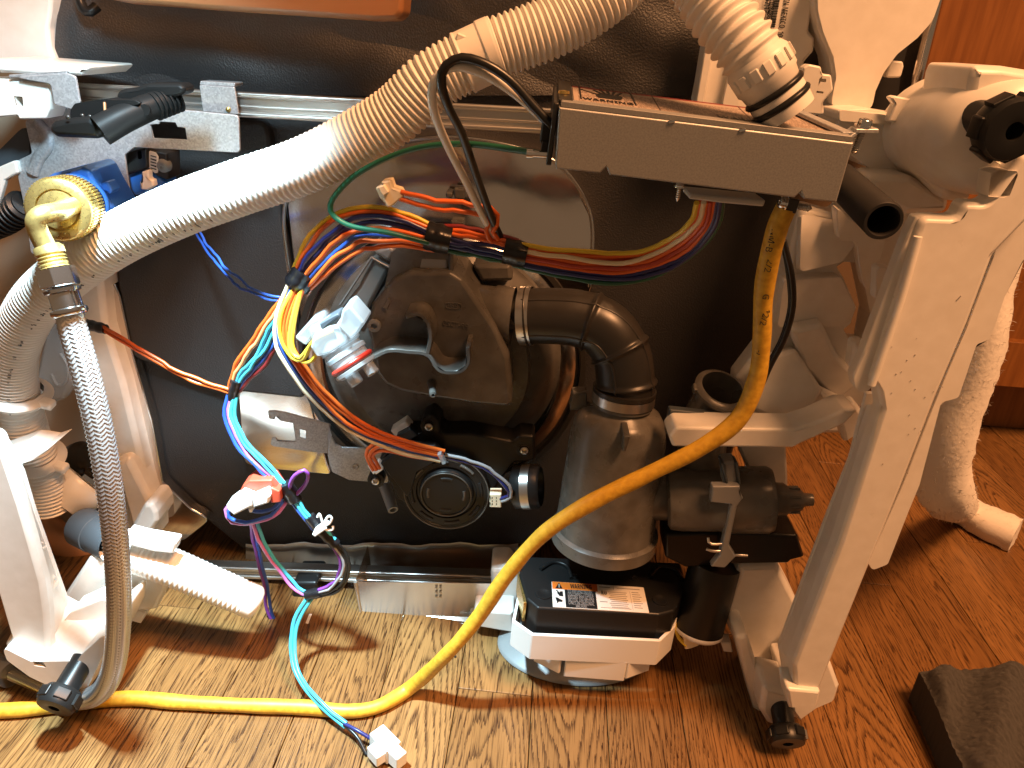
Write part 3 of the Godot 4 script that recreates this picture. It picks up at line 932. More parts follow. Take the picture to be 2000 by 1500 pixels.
# ---------- pumps
func build_pumps() -> void:
	var g := thing("pump_assembly", "smoky grey sump and pump assembly with black elbow hose and black motors", "pump", P(1160, 1340, 0.09))
	var Zax := Basis(Vector3.RIGHT, Vector3.BACK, Vector3.DOWN)
	var m := MB.new()
	var c := P(866, 690, 0.004)
	lathe(m, [Vector2(0.0935, 0.0), Vector2(0.093, 0.010), Vector2(0.088, 0.012), Vector2(0.085, 0.020), Vector2(0.070, 0.026), Vector2(0.068, 0.034), Vector2(0.03, 0.036), Vector2(0.0, 0.036)], Transform3D(Zax, c), 64)
	var sump := put("sump_bowl", m, M.smoke, g)
	for q in [[880, 432, 905, 470, 0.05], [886, 368, 908, 390, 0.02], [870, 375, 884, 388, 0.02]]:
		m = MB.new()
		plate(m, [q[0], q[1], q[2], q[1] + 2, q[2] - 1, q[3], q[0] + 1, q[3] - 2], q[4], 0.015, 0.001, 0.001)
		put("bowl_clip", m, M.smoke, sump)
	# filter housing
	m = MB.new()
	plate(m, [726, 596, 768, 546, 800, 530, 880, 530, 905, 546, 934, 590, 968, 640, 994, 700, 1001, 797, 920, 790, 833, 776, 783, 766, 752, 752, 734, 730, 728, 690, 716, 640], 0.078, 0.05, 0.003, 0.005)
	var hous := put("filter_housing", m, M.smoke, g)
	m = MB.new()
	plate(m, [768, 486, 800, 480, 876, 488, 884, 500, 882, 546, 800, 552, 764, 562, 746, 584], 0.070, 0.05, 0.006, 0.008)
	put("housing_shoulder", m, M.smoke, hous)
	m = MB.new()
	plate(m, [877, 494, 886, 495, 885, 546, 877, 545], 0.0745, 0.03, 0.0008, 0.0006)
	put("housing_fin", m, M.smoke, hous)
	m = MB.new()
	plate(m, [700, 560, 728, 500, 764, 520, 722, 600, 700, 640, 666, 600], 0.045, 0.03, 0.003, 0.004)
	beam(m, P(664, 596, 0.047), P(726, 502, 0.047), 0.0016, 0.004)
	beam(m, P(726, 502, 0.047), P(762, 522, 0.047), 0.0016, 0.004)
	plate(m, [720, 490, 760, 480, 775, 490, 760, 515], 0.05, 0.03, 0.003, 0.003)
	put("housing_window", m, M.smoke_clear, hous)
	m = MB.new()
	lathe(m, [Vector2(0.0195, -0.004), Vector2(0.0195, 0.022), Vector2(0.0205, 0.023), Vector2(0.0205, 0.036)], along(P(905, 606, 0.048), P(1010, 618, 0.052), Vector3(0, 0, 1)), 36)
	put("outlet_stub", m, M.smoke, hous)
	m = MB.new()
	plate(m, [920, 516, 998, 518, 1002, 550, 940, 552], 0.044, 0.02, 0.003, 0.003)
	put("outlet_rib", m, M.smoke, hous)
	m = MB.new()
	plate(m, [832, 468, 888, 470, 886, 496, 826, 492], 0.071, 0.0008, 0.0001, 0.0005)
	# printed block code on the shoulder is left out; its pale ground stays
	plate(m, [824, 506, 872, 508, 873, 525, 820, 523], 0.0705, 0.0008, 0.0001, 0.0005)
	put("housing_mark", m, M.smoke_pale, hous)
	for hook in [[[797, 610, 822, 606, 838, 622, 844, 650, 838, 682], 0.0], [[732, 690, 764, 676, 800, 678, 838, 684, 862, 714, 900, 716, 916, 700, 916, 668], 0.0]]:
		m = MB.new()
		var pts := PackedVector3Array()
		for k in range(0, hook[0].size(), 2): pts.append(P(hook[0][k], hook[0][k + 1], 0.092))
		pts = smooth(pts, 0.002)
		var top := PackedVector2Array()
		var low := PackedVector2Array()
		for i in pts.size():
			var t := (pts[mini(i + 1, pts.size() - 1)] - pts[maxi(i - 1, 0)]).normalized()
			top.append(Vector2(pts[i].x - t.y * 0.0015, pts[i].y + t.x * 0.0015))
			low.append(Vector2(pts[i].x + t.y * 0.0015, pts[i].y - t.x * 0.0015))
		low.reverse()
		top.append_array(low)
		slab(m, top, 0.024, 0.0006, Transform3D(Basis(), Vector3(0, 0, 0.101)))
		put("cable_hook", m, M.smoke, hous)
	m = MB.new()
	lathe(m, [Vector2(0.003, -0.006), Vector2(0.0028, 0.0), Vector2(0.0045, 0.0005), Vector2(0.0045, 0.003), Vector2(0.0022, 0.0035), Vector2(0.002, 0.001), Vector2(0, 0.001)], Transform3D(Zax, P(732, 634, 0.079)), 20)
	put("screw_boss", m, M.smoke_pale, hous)
	m = MB.new()
	lathe(m, [Vector2(0.0034, 0.0), Vector2(0.0026, 0.008), Vector2(0.0024, 0.016), Vector2(0.0012, 0.0165), Vector2(0.001, 0.013), Vector2(0, 0.013)], along(P(843, 748, 0.078), P(846, 772, 0.094), Vector3(0, 1, 0)), 16)
	put("screw_post", m, M.smoke, hous)
	var fz := 0.0782
	letters("PP-TD20", 0.0036, Transform3D(Basis(Vector3(0, 0, 1), deg_to_rad(-5)) * Basis.from_scale(Vector3(-1, 1, 1)), P(890, 634, fz)), M.smoke, hous, 0.017, "moulded_mark", false, 0.0006)
	letters("PSP", 0.0024, Transform3D(Basis(Vector3(0, 0, 1), deg_to_rad(-5)), P(884, 597, fz)), M.smoke, hous, 0.0066, "moulded_mark", false, 0.0006)
	m = MB.new()
	tube(m, smooth(knots([870, 592, fz, 898, 593, fz, 900, 602, fz, 872, 601, fz, 870, 592, fz]), 0.0012), 0.0003, 6)
	plate(m, [757, 582, 763, 588, 761, 594, 756, 606, 746, 600, 750, 596], fz + 0.0012, 0.002, 0.0004, 0.0005)
	put("moulded_mark", m, M.smoke, hous)
	# zinc strap
	m = MB.new()
	plate(m, [523, 803, 536, 802, 560, 806, 645, 829, 640, 886, 600, 882, 534, 872, 528, 868, 530, 855, 540, 855, 541, 861, 577, 862, 573, 827, 546, 822, 545, 814, 537, 814, 536, 820, 525, 818], 0.040, 0.0014, 0.0004, 0.001, [[584, 838, 598, 841, 597, 858, 585, 855]])
	plate(m, [668, 874, 760, 876, 758, 944, 682, 938, 648, 922, 640, 890, 646, 850, 655, 868], 0.052, 0.0014, 0.0004, 0.002)
	lean(m, [641, 829, 640, 886], [648, 850, 645, 920], 0.040, 0.052)
	var strap := put("zinc_strap", m, M.zinc, g)
	m = MB.new()
	lathe(m, [Vector2(0.0026, 0.0), Vector2(0.0022, 0.0008), Vector2(0.0016, 0.0), Vector2(0, -0.0004)], Transform3D(Zax, P(694, 911, 0.0522)), 16)
	put("dimple", m, M.zinc, strap)
	build_diverter(g, Zax)
	# elbow hose
	m = MB.new()
	var ep := smooth(knots([1018, 618, 0.052, 1060, 617, 0.054, 1128, 622, 0.058, 1180, 642, 0.063, 1212, 688, 0.068, 1221, 735, 0.072, 1222, 790, 0.074]), 0.0008)
	var el := 0.0
	for i in ep.size() - 1: el += ep[i].distance_to(ep[i + 1])
	var ef := func(s: float) -> float:
		var t := s / el
		var r := 0.0195 + 0.0012 * t
		for q in [0.04, 0.42, 0.66, 0.86]:
			r += 0.0019 * exp(-pow((t - q) / 0.012, 2.0))
		if t > 0.95: r -= 0.0012
		return r
	tube(m, ep, ef, 40, false)
	var elbow := put("elbow_hose", m, M.rubber, g)
	var sd := 0.0
	var seams := [PackedVector3Array(), PackedVector3Array()]
	for i in ep.size():
		if i > 0: sd += ep[i].distance_to(ep[i - 1])
		var t := (ep[mini(i + 1, ep.size() - 1)] - ep[maxi(i - 1, 0)]).normalized()
		var inner := t.cross(Vector3(0, 0, 1)).normalized()
		var front := inner.cross(t).normalized()
		seams[0].append(ep[i] + (-inner * 0.80 + front * 0.60) * (ef.call(sd) - 0.0002))
		seams[1].append(ep[i] + (inner * 0.42 + front * 0.91) * (ef.call(sd) - 0.0002))
	for q in seams:
		m = MB.new()
		tube(m, smooth(q, 0.004), 0.0008, 8)
		put("seam_ridge", m, M.rubber, elbow)
	m = MB.new()
	var ca := along(P(1029, 617, 0.0525), P(1060, 617, 0.0545))
	lathe(m, [Vector2(0.0206, -0.0042), Vector2(0.0209, -0.0042), Vector2(0.0209, 0.0042), Vector2(0.0206, 0.0042)], ca, 40)
	var clamp_ := put("hose_clamp", m, M.rail_steel, g)
	m = MB.new()
	for k in 3: block(m, ca * Transform3D(Basis(Vector3.UP, 1.45 - k * 0.22), Vector3(0.021, 0, 0).rotated(Vector3.UP, 1.45 - k * 0.22)), Vector3(0.0012, 0.0034, 0.0028), 0.0003)
	put("clamp_slot", m, M.dark_iron, clamp_)
	m = MB.new()
	block(m, ca * Transform3D(Basis(Vector3.UP, 0.72), Vector3(0.0215, 0, 0).rotated(Vector3.UP, 0.72)), Vector3(0.003, 0.008, 0.007), 0.0008)
	put("clamp_ear", m, M.rail_steel, clamp_)
	# circulation pump
	var top := P(1216, 788, 0.075)
	var bot := P(1180, 1040, 0.080)
	var pf := along(top, bot)
	var ln := top.distance_to(bot)
	m = MB.new()
	lathe(m, [Vector2(0.0200, -0.004), Vector2(0.0212, -0.001), Vector2(0.0212, 0.001), Vector2(0.0190, 0.002), Vector2(0.0200, 0.004), Vector2(0.028, 0.007), Vector2(0.0325, 0.014), Vector2(0.0345, 0.026), Vector2(0.0375, ln - 0.006), Vector2(0.0385, ln - 0.0055), Vector2(0.0405, ln - 0.004), Vector2(0.0400, ln + 0.006), Vector2(0.037, ln + 0.007)], pf, 56)
	var body := put("pump_body", m, M.smoke_light, g)
	m = MB.new()
	plate(m, [1218, 852, 1232, 852, 1222, 884, 1216, 882], 0.118, 0.02, 0.001, 0.001)
	put("body_nib", m, M.smoke, body)
	m = MB.new()
	plate(m, [1118, 770, 1146, 768, 1148, 800, 1112, 802], 0.07, 0.012, 0.001, 0.001)
	put("body_lug", m, M.smoke, body)
	m = MB.new()
	lathe(m, [Vector2(0.0216, -0.0085), Vector2(0.0222, -0.0085), Vector2(0.0222, -0.0018), Vector2(0.0216, -0.0018)], pf, 48)
	put("hose_clamp", m, M.rail_steel, g)
	m = MB.new()
	tube(m, smooth(PackedVector3Array([pf * Vector3(0, -0.012, 0), pf * Vector3(0, -0.009, 0)]), 0.001), 0.0224, 48)
	put("hose_lip", m, M.rubber, g)
	# drain tee to the right
	m = MB.new()
	lathe(m, [Vector2(0.018, -0.012), Vector2(0.018, 0.02), Vector2(0.0205, 0.021), Vector2(0.0205, 0.024), Vector2(0.0195, 0.026), Vector2(0.0195, 0.05)], along(P(1262, 968, 0.082), P(1400, 968, 0.086)), 40)
	put("drain_tee", m, M.smoke, body)
	m = MB.new()
	var cf := along(P(1380, 812, 0.080), P(1380, 812, 0.080) + Vector3(0.13, 0.94, 0.38))
	lathe(m, [Vector2(0.0155, -0.02), Vector2(0.0155, 0.014), Vector2(0.0165, 0.024), Vector2(0.0182, 0.025), Vector2(0.0186, 0.028), Vector2(0.0160, 0.030), Vector2(0.0145, 0.030), Vector2(0.0140, 0.0), Vector2(0, 0.0)], cf, 40)
	var cup := put("inlet_cup", m, M.smoke, g)
	m = MB.new()
	block(m, cf * Transform3D(Basis(), Vector3(-0.0175, 0.0265, 0.003)), Vector3(0.005, 0.004, 0.006))
	put("cup_lug", m, M.smoke, cup)
	m = MB.new()
	block(m, cf * Transform3D(Basis(), Vector3(0.0178, 0.0262, 0.003)), Vector3(0.005, 0.004, 0.006))
	put("cup_lug", m, M.smoke, cup)
	m = MB.new()
	lathe(m, [Vector2(0.0165, -0.012), Vector2(0.0175, 0.0), Vector2(0.017, 0.03), Vector2(0.012, 0.034)], along(P(1372, 850, 0.07), P(1366, 950, 0.075)), 32)
	put("cup_neck", m, M.smoke, cup)
	build_motor(g)
	build_drain_pump(g)

func build_diverter(g: Node3D, Zax: Basis) -> void:
	var m := MB.new()
	var z := 0.060
	plate(m, [740, 898, 770, 860, 800, 846, 822, 846, 824, 820, 842, 808, 858, 822, 862, 846, 920, 846, 1000, 862, 1016, 850, 1044, 852, 1046, 900, 1004, 905, 940, 990, 890, 1010, 820, 1000, 775, 975], z, 0.02, 0.002, 0.003)
	var br := put("diverter_bracket", m, M.black, g)
	for q in [[838, 832], [1024, 878], [734, 938]]:
		m = MB.new()
		lathe(m, [Vector2(0.0040, -0.018), Vector2(0.0040, 0.001)], Transform3D(Zax, P(q[0], q[1], z)), 24)
		lathe(m, [Vector2(0.0030, 0.001), Vector2(0.0029, 0.0022), Vector2(0.0018, 0.0026), Vector2(0.0012, 0.0008), Vector2(0, 0.0008)], Transform3D(Zax, P(q[0], q[1], z)), 24)
		put("screw", m, M.rail_steel, br)
		m = MB.new()
		lathe(m, [Vector2(0.0066, -0.015), Vector2(0.0066, 0.0), Vector2(0.0042, 0.0004)], Transform3D(Zax, P(q[0], q[1], z)), 24)
		put("screw_lug", m, M.black, br)
	m = MB.new()
	var c := P(872, 962, 0.066)
	lathe(m, [Vector2(0.0330, -0.02), Vector2(0.0330, 0.0), Vector2(0.0322, 0.0012), Vector2(0.0310, 0.0012), Vector2(0.0304, 0.0004), Vector2(0.0236, 0.0004), Vector2(0.0228, -0.001), Vector2(0.0212, -0.001), Vector2(0.0206, 0.0028), Vector2(0.0198, 0.0034), Vector2(0.0185, 0.0034), Vector2(0.0180, 0.0026), Vector2(0.0, 0.0026)], Transform3D(Zax, c), 64)
	var mo := put("diverter_motor", m, M.black, g)
	for k in 4:
		m = MB.new()
		var pts := PackedVector3Array()
		for j in 9:
			var a := TAU * k / 4.0 + (j - 4) * 0.075
			pts.append(c + Vector3(cos(a), sin(a), 0) * 0.0142 + Vector3(0, 0, 0.0028))
		tube(m, smooth(pts, 0.001), 0.0013, 8, true, 0.35)
		put("motor_slot", m, M.smoke if k % 2 == 0 else M.black_matte, mo)
	for k in 8:
		m = MB.new()
		var pts := PackedVector3Array()
		for j in 9:
			var a := TAU * k / 8.0 + 0.2 + (j - 4) * 0.055
			pts.append(c + Vector3(cos(a), sin(a), 0) * 0.0272 + Vector3(0, 0, 0.0007))
		tube(m, smooth(pts, 0.001), 0.0014, 8, true, 0.35)
		put("motor_slot", m, M.smoke if k in [1, 3] else M.black_matte, mo)
	for q in [[0.0326, 0.0013, 0.0005], [0.0192, 0.0035, 0.0005]]:
		m = MB.new()
		var pts := PackedVector3Array()
		for j in 73: pts.append(c + Vector3(cos(TAU * j / 72.0) * q[0], sin(TAU * j / 72.0) * q[0], q[1]))
		tube(m, pts, q[2], 8, false)
		put("motor_rim", m, M.smoke, mo)
	m = MB.new()
	plate(m, [742, 905, 800, 868, 850, 870, 868, 888, 850, 902, 815, 922, 798, 975], 0.0695, 0.006, 0.0008, 0.002)
	put("motor_cover", m, M.black, mo)
	m = MB.new()
	lathe(m, [Vector2(0.0055, -0.03), Vector2(0.0048, -0.008), Vector2(0.0042, 0.006), Vector2(0.0026, 0.006), Vector2(0.0024, 0.0), Vector2(0, 0.0)], along(P(764, 985, 0.045), P(777, 1024, 0.062), Vector3(0, 1, 0)), 20)
	put("drain_nipple", m, M.smoke_pale, g)
	m = MB.new()
	plate(m, [762, 842, 792, 822, 804, 836, 776, 858], 0.058, 0.01, 0.001, 0.001)
	put("white_socket", m, M.white_plain, br)
	m = MB.new()
	plate(m, [773, 852, 800, 838, 816, 852, 790, 868], 0.064, 0.01, 0.001, 0.001)
	put("black_plug", m, M.black, br)
	m = MB.new()
	plate(m, [722, 914, 738, 905, 748, 918, 734, 928], 0.072, 0.008, 0.0006, 0.001)
	plate(m, [717, 910, 722, 909, 733, 924, 729, 928], 0.073, 0.009, 0.0006, 0.001)
	put("motor_plug", m, M.white_plain, br)
	m = MB.new()
	var hs := []
	for r in 3:
		for k in 2: hs.append([960.5 + k * 8, 971 + r * 6, 962.5 + k * 8, 971 + r * 6, 962.5 + k * 8, 975 + r * 6, 960.5 + k * 8, 975 + r * 6])
	plate(m, [956, 966, 979, 966, 979, 992, 956, 991, 958, 986, 956, 980, 958, 974], 0.078, 0.009, 0.0006, 0.0006, hs)
	put("sensor_socket", m, M.ivory, g)
	# side clamp between diverter and pump
	m = MB.new()
	var kf := along(P(1012, 950, 0.062), P(1080, 950, 0.066))
	lathe(m, [Vector2(0.015, -0.004), Vector2(0.017, -0.002), Vector2(0.017, 0.016), Vector2(0.015, 0.018)], kf, 36)
	put("side_coupling", m, M.black, g)
	m = MB.new()
	lathe(m, [Vector2(0.0172, 0.004), Vector2(0.0175, 0.004), Vector2(0.0175, 0.0105), Vector2(0.0172, 0.0105)], kf, 36)
	put("side_clamp", m, M.rail_steel, g)

func build_motor(g: Node3D) -> void:
	# black motor block with its top in the plane y = 0.082; white cradle below; ring plate on the floor
	var y := 0.082
	var m := MB.new()
	lying(m, [1014, 1120, 1032, 1086, 1330, 1098, 1342, 1140, 1318, 1192, 1288, 1200, 1050, 1187, 1028, 1168], y, 0.030, 0.0015, 0.003)
	var mo := put("motor_block", m, M.black, g)
	for s in [[1016, 1112, 1030, 1176], [1326, 1122, 1312, 1186]]:
		m = MB.new()
		plate_between(m, Y(s[0], s[1], y), Y(s[2], s[3], y), 0.018)
		put("winding_window", m, M.brass, mo)
	for q in [[1062, 1160, 0.0055], [1290, 1172, 0.0055], [1122, 1126, 0.003], [1240, 1130, 0.003]]:
		m = MB.new()
		lathe(m, [Vector2(q[2] * 1.2, -0.001), Vector2(q[2] * 1.15, 0.0008), Vector2(q[2] * 0.8, 0.0010), Vector2(q[2] * 0.6, 0.0002), Vector2(0, 0.0002)], Transform3D(Basis(), Y(q[0], q[1], y)), 20)
		put("bolt", m, M.black, mo)
	for q in [[1055, 1112, 1082, 1098, 1108, 1106, 1116, 1130], [1270, 1126, 1290, 1108, 1318, 1112, 1334, 1132]]:
		m = MB.new()
		var pts := PackedVector3Array()
		for k in range(0, 8, 2): pts.append(Y(q[k], q[k + 1], y + 0.001))
		tube(m, smooth(pts, 0.002), 0.0016, 8)
		put("block_ridge", m, M.black, mo)
	# warning label lying on the block
	var a := Y(1080, 1185, y + 0.0006)
	var ax := (Y(1268, 1197, y + 0.0006) - a)
	var w := ax.length()
	ax = ax.normalized()
	var az := Vector3.UP.cross(ax)   # points away from the camera
	var h: float = (Y(1086, 1136, y + 0.0006) - a).dot(az)
	var xf := Transform3D(Basis(ax, az, Vector3.UP), a)
	m = MB.new()
	slab(m, rounded(PackedVector2Array([Vector2(0, 0), Vector2(w, 0), Vector2(w, h), Vector2(0, h)]), 0.0008), 0.0005, 0.0001, xf)
	var lab := put("warning_label", m, M.print_white, mo)
	var strip := func(x0: float, x1: float, y0: float, y1: float, mt: String, nm: String, lift: float) -> void:
		var b := MB.new()
		slab(b, PackedVector2Array([Vector2(x0 * w, y0 * h), Vector2(x1 * w, y0 * h), Vector2(x1 * w, y1 * h), Vector2(x0 * w, y1 * h)]), lift * 0.8, 0.0, xf * Transform3D(Basis(), Vector3(0, 0, lift)))
		put(nm, b, M[mt], lab)
	strip.call(0.004, 0.49, 0.70, 0.99, "print_orange", "orange_band", 0.00012)
	strip.call(0.135, 0.465, 0.01, 0.70, "print_black", "black_panel", 0.00012)
	strip.call(0.665, 0.668, 0.80, 0.98, "print_grey", "rule", 0.00012)
	strip.call(0.835, 0.838, 0.05, 0.78, "print_grey", "rule", 0.00012)
	var tx := func(s: String, cx: float, cy: float, ht: float, wd: float, mt: String) -> void:
		letters(s, ht * h, xf * Transform3D(Basis(), Vector3(cx * w, cy * h, 0.0003)), M[mt], lab, wd * w, "lettering", mt == "print_black")
	tx.call("WARNING", 0.315, 0.845, 0.17, 0.23, "print_black")
	var body := ["TO PREVENT INJURY,", "DISCONNECT POWER", "BEFORE REPLACING", "MOTOR. USE MOTOR", "ONLY IN ORIGINAL", "MACHINE."]
	for k in 6: tx.call(body[k], 0.30, 0.63 - k * 0.112, 0.058, 0.27 if k < 5 else 0.12, "print_grey")
	tx.call("RU", 0.555, 0.66, 0.14, 0.055, "print_black")
	for k in 9:
		strip.call(0.60 + 0.01 * (k % 3), 0.80 - 0.012 * (k % 2), 0.70 - k * 0.073, 0.725 - k * 0.073, "print_grey", "fine_line", 0.00012)
		if k < 8: strip.call(0.855, 0.93 + 0.012 * (k % 3), 0.74 - k * 0.085, 0.765 - k * 0.085, "print_grey", "fine_line", 0.00012)
	strip.call(0.51, 0.63, 0.88, 0.91, "print_grey", "fine_line", 0.00012)
	strip.call(0.70, 0.95, 0.87, 0.90, "print_grey", "fine_line", 0.00012)
	strip.call(0.50, 0.58, 0.30, 0.33, "print_grey", "fine_line", 0.00012)
	strip.call(0.50, 0.82, 0.08, 0.10, "print_grey", "fine_line", 0.00012)
	# pictograms: triangle, spark with hand, blade with hand
	var pic := MB.new()
	slab(pic, PackedVector2Array([Vector2(0.035 * w, 0.72 * h), Vector2(0.115 * w, 0.72 * h), Vector2(0.078 * w, 0.96 * h)]), 0.0001, 0.0, xf * Transform3D(Basis(), Vector3(0, 0, 0.00025)))
	slab(pic, PackedVector2Array([Vector2(0.04 * w, 0.64 * h), Vector2(0.06 * w, 0.56 * h), Vector2(0.05 * w, 0.55 * h), Vector2(0.078 * w, 0.42 * h), Vector2(0.07 * w, 0.53 * h), Vector2(0.075 * w, 0.57 * h), Vector2(0.052 * w, 0.66 * h)]), 0.0001, 0.0, xf * Transform3D(Basis(), Vector3(0, 0, 0.00025)))
	slab(pic, rounded(PackedVector2Array([Vector2(0.072 * w, 0.42 * h), Vector2(0.115 * w, 0.42 * h), Vector2(0.112 * w, 0.62 * h), Vector2(0.08 * w, 0.60 * h)]), 0.0004), 0.0001, 0.0, xf * Transform3D(Basis(), Vector3(0, 0, 0.00025)))
	slab(pic, PackedVector2Array([Vector2(0.03 * w, 0.36 * h), Vector2(0.05 * w, 0.36 * h), Vector2(0.105 * w, 0.26 * h), Vector2(0.10 * w, 0.2 * h), Vector2(0.062 * w, 0.2 * h), Vector2(0.05 * w, 0.12 * h)]), 0.0001, 0.0, xf * Transform3D(Basis(), Vector3(0, 0, 0.00025)))
	put("pictograms", pic, M.print_black, lab)
	var ex := MB.new()
	slab(ex, PackedVector2Array([Vector2(0.0755 * w, 0.75 * h), Vector2(0.0795 * w, 0.75 * h), Vector2(0.081 * w, 0.89 * h), Vector2(0.074 * w, 0.89 * h)]), 0.00005, 0.0, xf * Transform3D(Basis(), Vector3(0, 0, 0.00034)))
	put("exclamation_mark", ex, M.print_white, lab)
	# laminated core under the black block
	m = MB.new()
	lying(m, [1052, 1232, 1290, 1244, 1292, 1200, 1050, 1190], 0.0515, 0.012, 0.0005, 0.002)
	put("motor_core", m, M.rail_steel, g)
	# white cradle: an open octagonal band
	var yc := 0.062
	var rim := [1003, 1212, 1040, 1238, 1288, 1250, 1317, 1222, 1328, 1150, 1020, 1130]
	m = MB.new()
	var q3 := PackedVector3Array()
	for k in range(0, rim.size(), 2): q3.append(Y(rim[k], rim[k + 1], yc))
	for k in [0, 1, 2, 3, 5]:
		var A := q3[k]
		var B := q3[(k + 1) % q3.size()]
		var out := (B - A).cross(Vector3.UP).normalized()
		if out.z < -0.5: out = -out
		var t := Transform3D(Basis((B - A).normalized(), Vector3.UP, out), (A + B) / 2.0 - Vector3(0, 0.012, 0))
		block(m, t, Vector3(A.distance_to(B) + 0.001, 0.024, 0.0022), 0.0006)
	var cr := put("motor_cradle", m, M.white_plain, g)
	m = MB.new()
	var fm := (q3[1] + q3[2]) / 2.0
	block(m, Transform3D(Basis(), fm + Vector3(0.003, -0.0315, -0.001)), Vector3(0.046, 0.020, 0.0025), 0.0008)
	block(m, Transform3D(Basis(Vector3.UP, -0.5), fm + Vector3(-0.033, -0.031, -0.006)), Vector3(0.022, 0.016, 0.0025), 0.0008)
	block(m, Transform3D(Basis(Vector3.UP, 0.5), fm + Vector3(0.036, -0.031, -0.006)), Vector3(0.022, 0.016, 0.0025), 0.0008)
	put("cradle_tab", m, M.white_plain, cr)
	# white arm from the cradle to the lower rail
	m = MB.new()
	plate(m, [958, 1112, 992, 1112, 1016, 1140, 1012, 1232, 930, 1226, 912, 1190, 918, 1180, 932, 1182, 960, 1182], 0.055, 0.03, 0.003, 0.004)
	plate(m, [926, 1190, 1004, 1196, 1006, 1240, 924, 1226], 0.075, 0.03, 0.003, 0.003)
	put("cradle_arm", m, M.milky, g)
	# pressed ring plate on the floor under the motor
	m = MB.new()
	var rc := (Y(965, 1270, 0.012) + Y(1282, 1290, 0.012)) / 2.0 + Vector3(0, 0, -0.006)
	lathe(m, [Vector2(0.0455, 0.002), Vector2(0.048, 0.0), Vector2(0.0605, -0.009), Vector2(0.0625, -0.010), Vector2(0.063, -0.0115), Vector2(0.060, -0.0115), Vector2(0.046, -0.002)], Transform3D(Basis(), Vector3(rc.x, 0.0125, Y(1130, 1338, 0.002).z - 0.0415)), 64, TAU, 0.66)
	put("ring_plate", m, M.pan_grey, g)
func plate_between(m: MB, a: Vector3, b: Vector3, h: float) -> void:
	var out := (b - a).cross(Vector3.UP).normalized()
	if out.dot(Vector3(a.x + b.x, 0, 0) * 0.5 - Vector3(0.07, 0, 0)) < 0: out = -out
	block(m, Transform3D(Basis((b - a).normalized(), Vector3.UP, (b - a).normalized().cross(Vector3.UP)), (a + b) / 2.0 + out * 0.0012 - Vector3(0, h / 2 + 0.002, 0)), Vector3(a.distance_to(b) * 0.9, h, 0.002), 0.0005)

func build_drain_pump(g: Node3D) -> void:
	var m := MB.new()
	var A := P(1330, 976, 0.092)
	var B := P(1530, 976, 0.100)
	var f := along(A, B)
	lathe(m, [Vector2(0.018, -0.010), Vector2(0.0215, -0.008), Vector2(0.0225, 0.0), Vector2(0.0225, 0.027), Vector2(0.0240, 0.0285), Vector2(0.0240, 0.060), Vector2(0.0220, 0.0635), Vector2(0.012, 0.064)], f, 48)
	var p := put("drain_pump", m, M.smoke, g)
	m = MB.new()
	lathe(m, [Vector2(0.0125, 0.063), Vector2(0.0122, 0.071), Vector2(0.0092, 0.075), Vector2(0.0080, 0.0825), Vector2(0.0048, 0.085), Vector2(0.0043, 0.091), Vector2(0.0, 0.091)], f, 28)
	for k in 8: block(m, f * Transform3D(Basis(Vector3.UP, TAU * k / 8.0), Vector3(0.009, 0.078, 0).rotated(Vector3.UP, TAU * k / 8.0)), Vector3(0.002, 0.0075, 0.0012), 0.0003)
	put("pump_nose", m, M.smoke, p)
	m = MB.new()
	plate(m, [1391, 950, 1446, 950, 1446, 962, 1452, 974, 1440, 990, 1424, 1066, 1438, 1088, 1416, 1110, 1388, 1108, 1406, 1086, 1412, 1060, 1428, 986, 1388, 982], 0.122, 0.006, 0.001, 0.001)
	plate(m, [1412, 904, 1438, 902, 1446, 950, 1414, 950], 0.116, 0.012, 0.002, 0.002)
	put("latch_frame", m, M.smoke_pale, p)
	m = MB.new()
	for q in [[1408, 905, 1420, 948], [1436, 905, 1444, 948]]: plate(m, [q[0], q[1], q[0] + 6, q[1], q[2] + 4, q[3], q[2] - 2, q[3]], 0.1185, 0.01, 0.001, 0.001)
	put("blue_seal", m, M.grey_blue, p)
	m = MB.new()
	for q in [[1383, 1050, 1386, 1062, 1414, 1062], [1380, 1072, 1390, 1076, 1412, 1076], [1422, 1084, 1440, 1084, 1460, 1085]]:
		tube(m, smooth(knots([q[0], q[1], 0.118, q[2], q[3], 0.12, q[4], q[5], 0.12]), 0.003), 0.0011, 8)
	put("terminal", m, M.rail_steel, p)
	m = MB.new()
	plate(m, [1420, 1040, 1558, 1046, 1560, 1052, 1572, 1090, 1548, 1094, 1540, 1102, 1430, 1104, 1408, 1080], 0.112, 0.03, 0.002, 0.002)
	plate(m, [1300, 1044, 1420, 1040, 1412, 1104, 1340, 1110, 1300, 1090], 0.098, 0.03, 0.002, 0.002)
	put("pump_coil", m, M.black, p)
	m = MB.new()
	var ca := P(1398, 1098, 0.088)
	var cb2 := P(1362, 1232, 0.098)
	var cf := along(ca, cb2)
	var l := ca.distance_to(cb2)
	lathe(m, [Vector2(0.0, -0.002), Vector2(0.019, 0.0), Vector2(0.0192, 0.004), Vector2(0.0192, l - 0.003), Vector2(0.017, l), Vector2(0.0, l)], cf, 44)
	var cap := put("capacitor", m, M.black, g)
	m = MB.new()
	lathe(m, [Vector2(0.0195, l - 0.004), Vector2(0.0198, l - 0.0015), Vector2(0.0175, l + 0.001), Vector2(0.0, l + 0.001)], cf, 44)
	put("capacitor_cap", m, M.white_plain, cap)
	m = MB.new()
	plate(m, [1340, 1246, 1368, 1240, 1366, 1262, 1350, 1268, 1338, 1270, 1336, 1252], 0.112, 0.012, 0.001, 0.001)
	put("cap_plug", m, M.ivory, cap)
	wire("cap_wire", [1318, 1216, 0.10, 1326, 1246, 0.106, 1342, 1262, 0.112], 0.0015, M.yellow, cap)

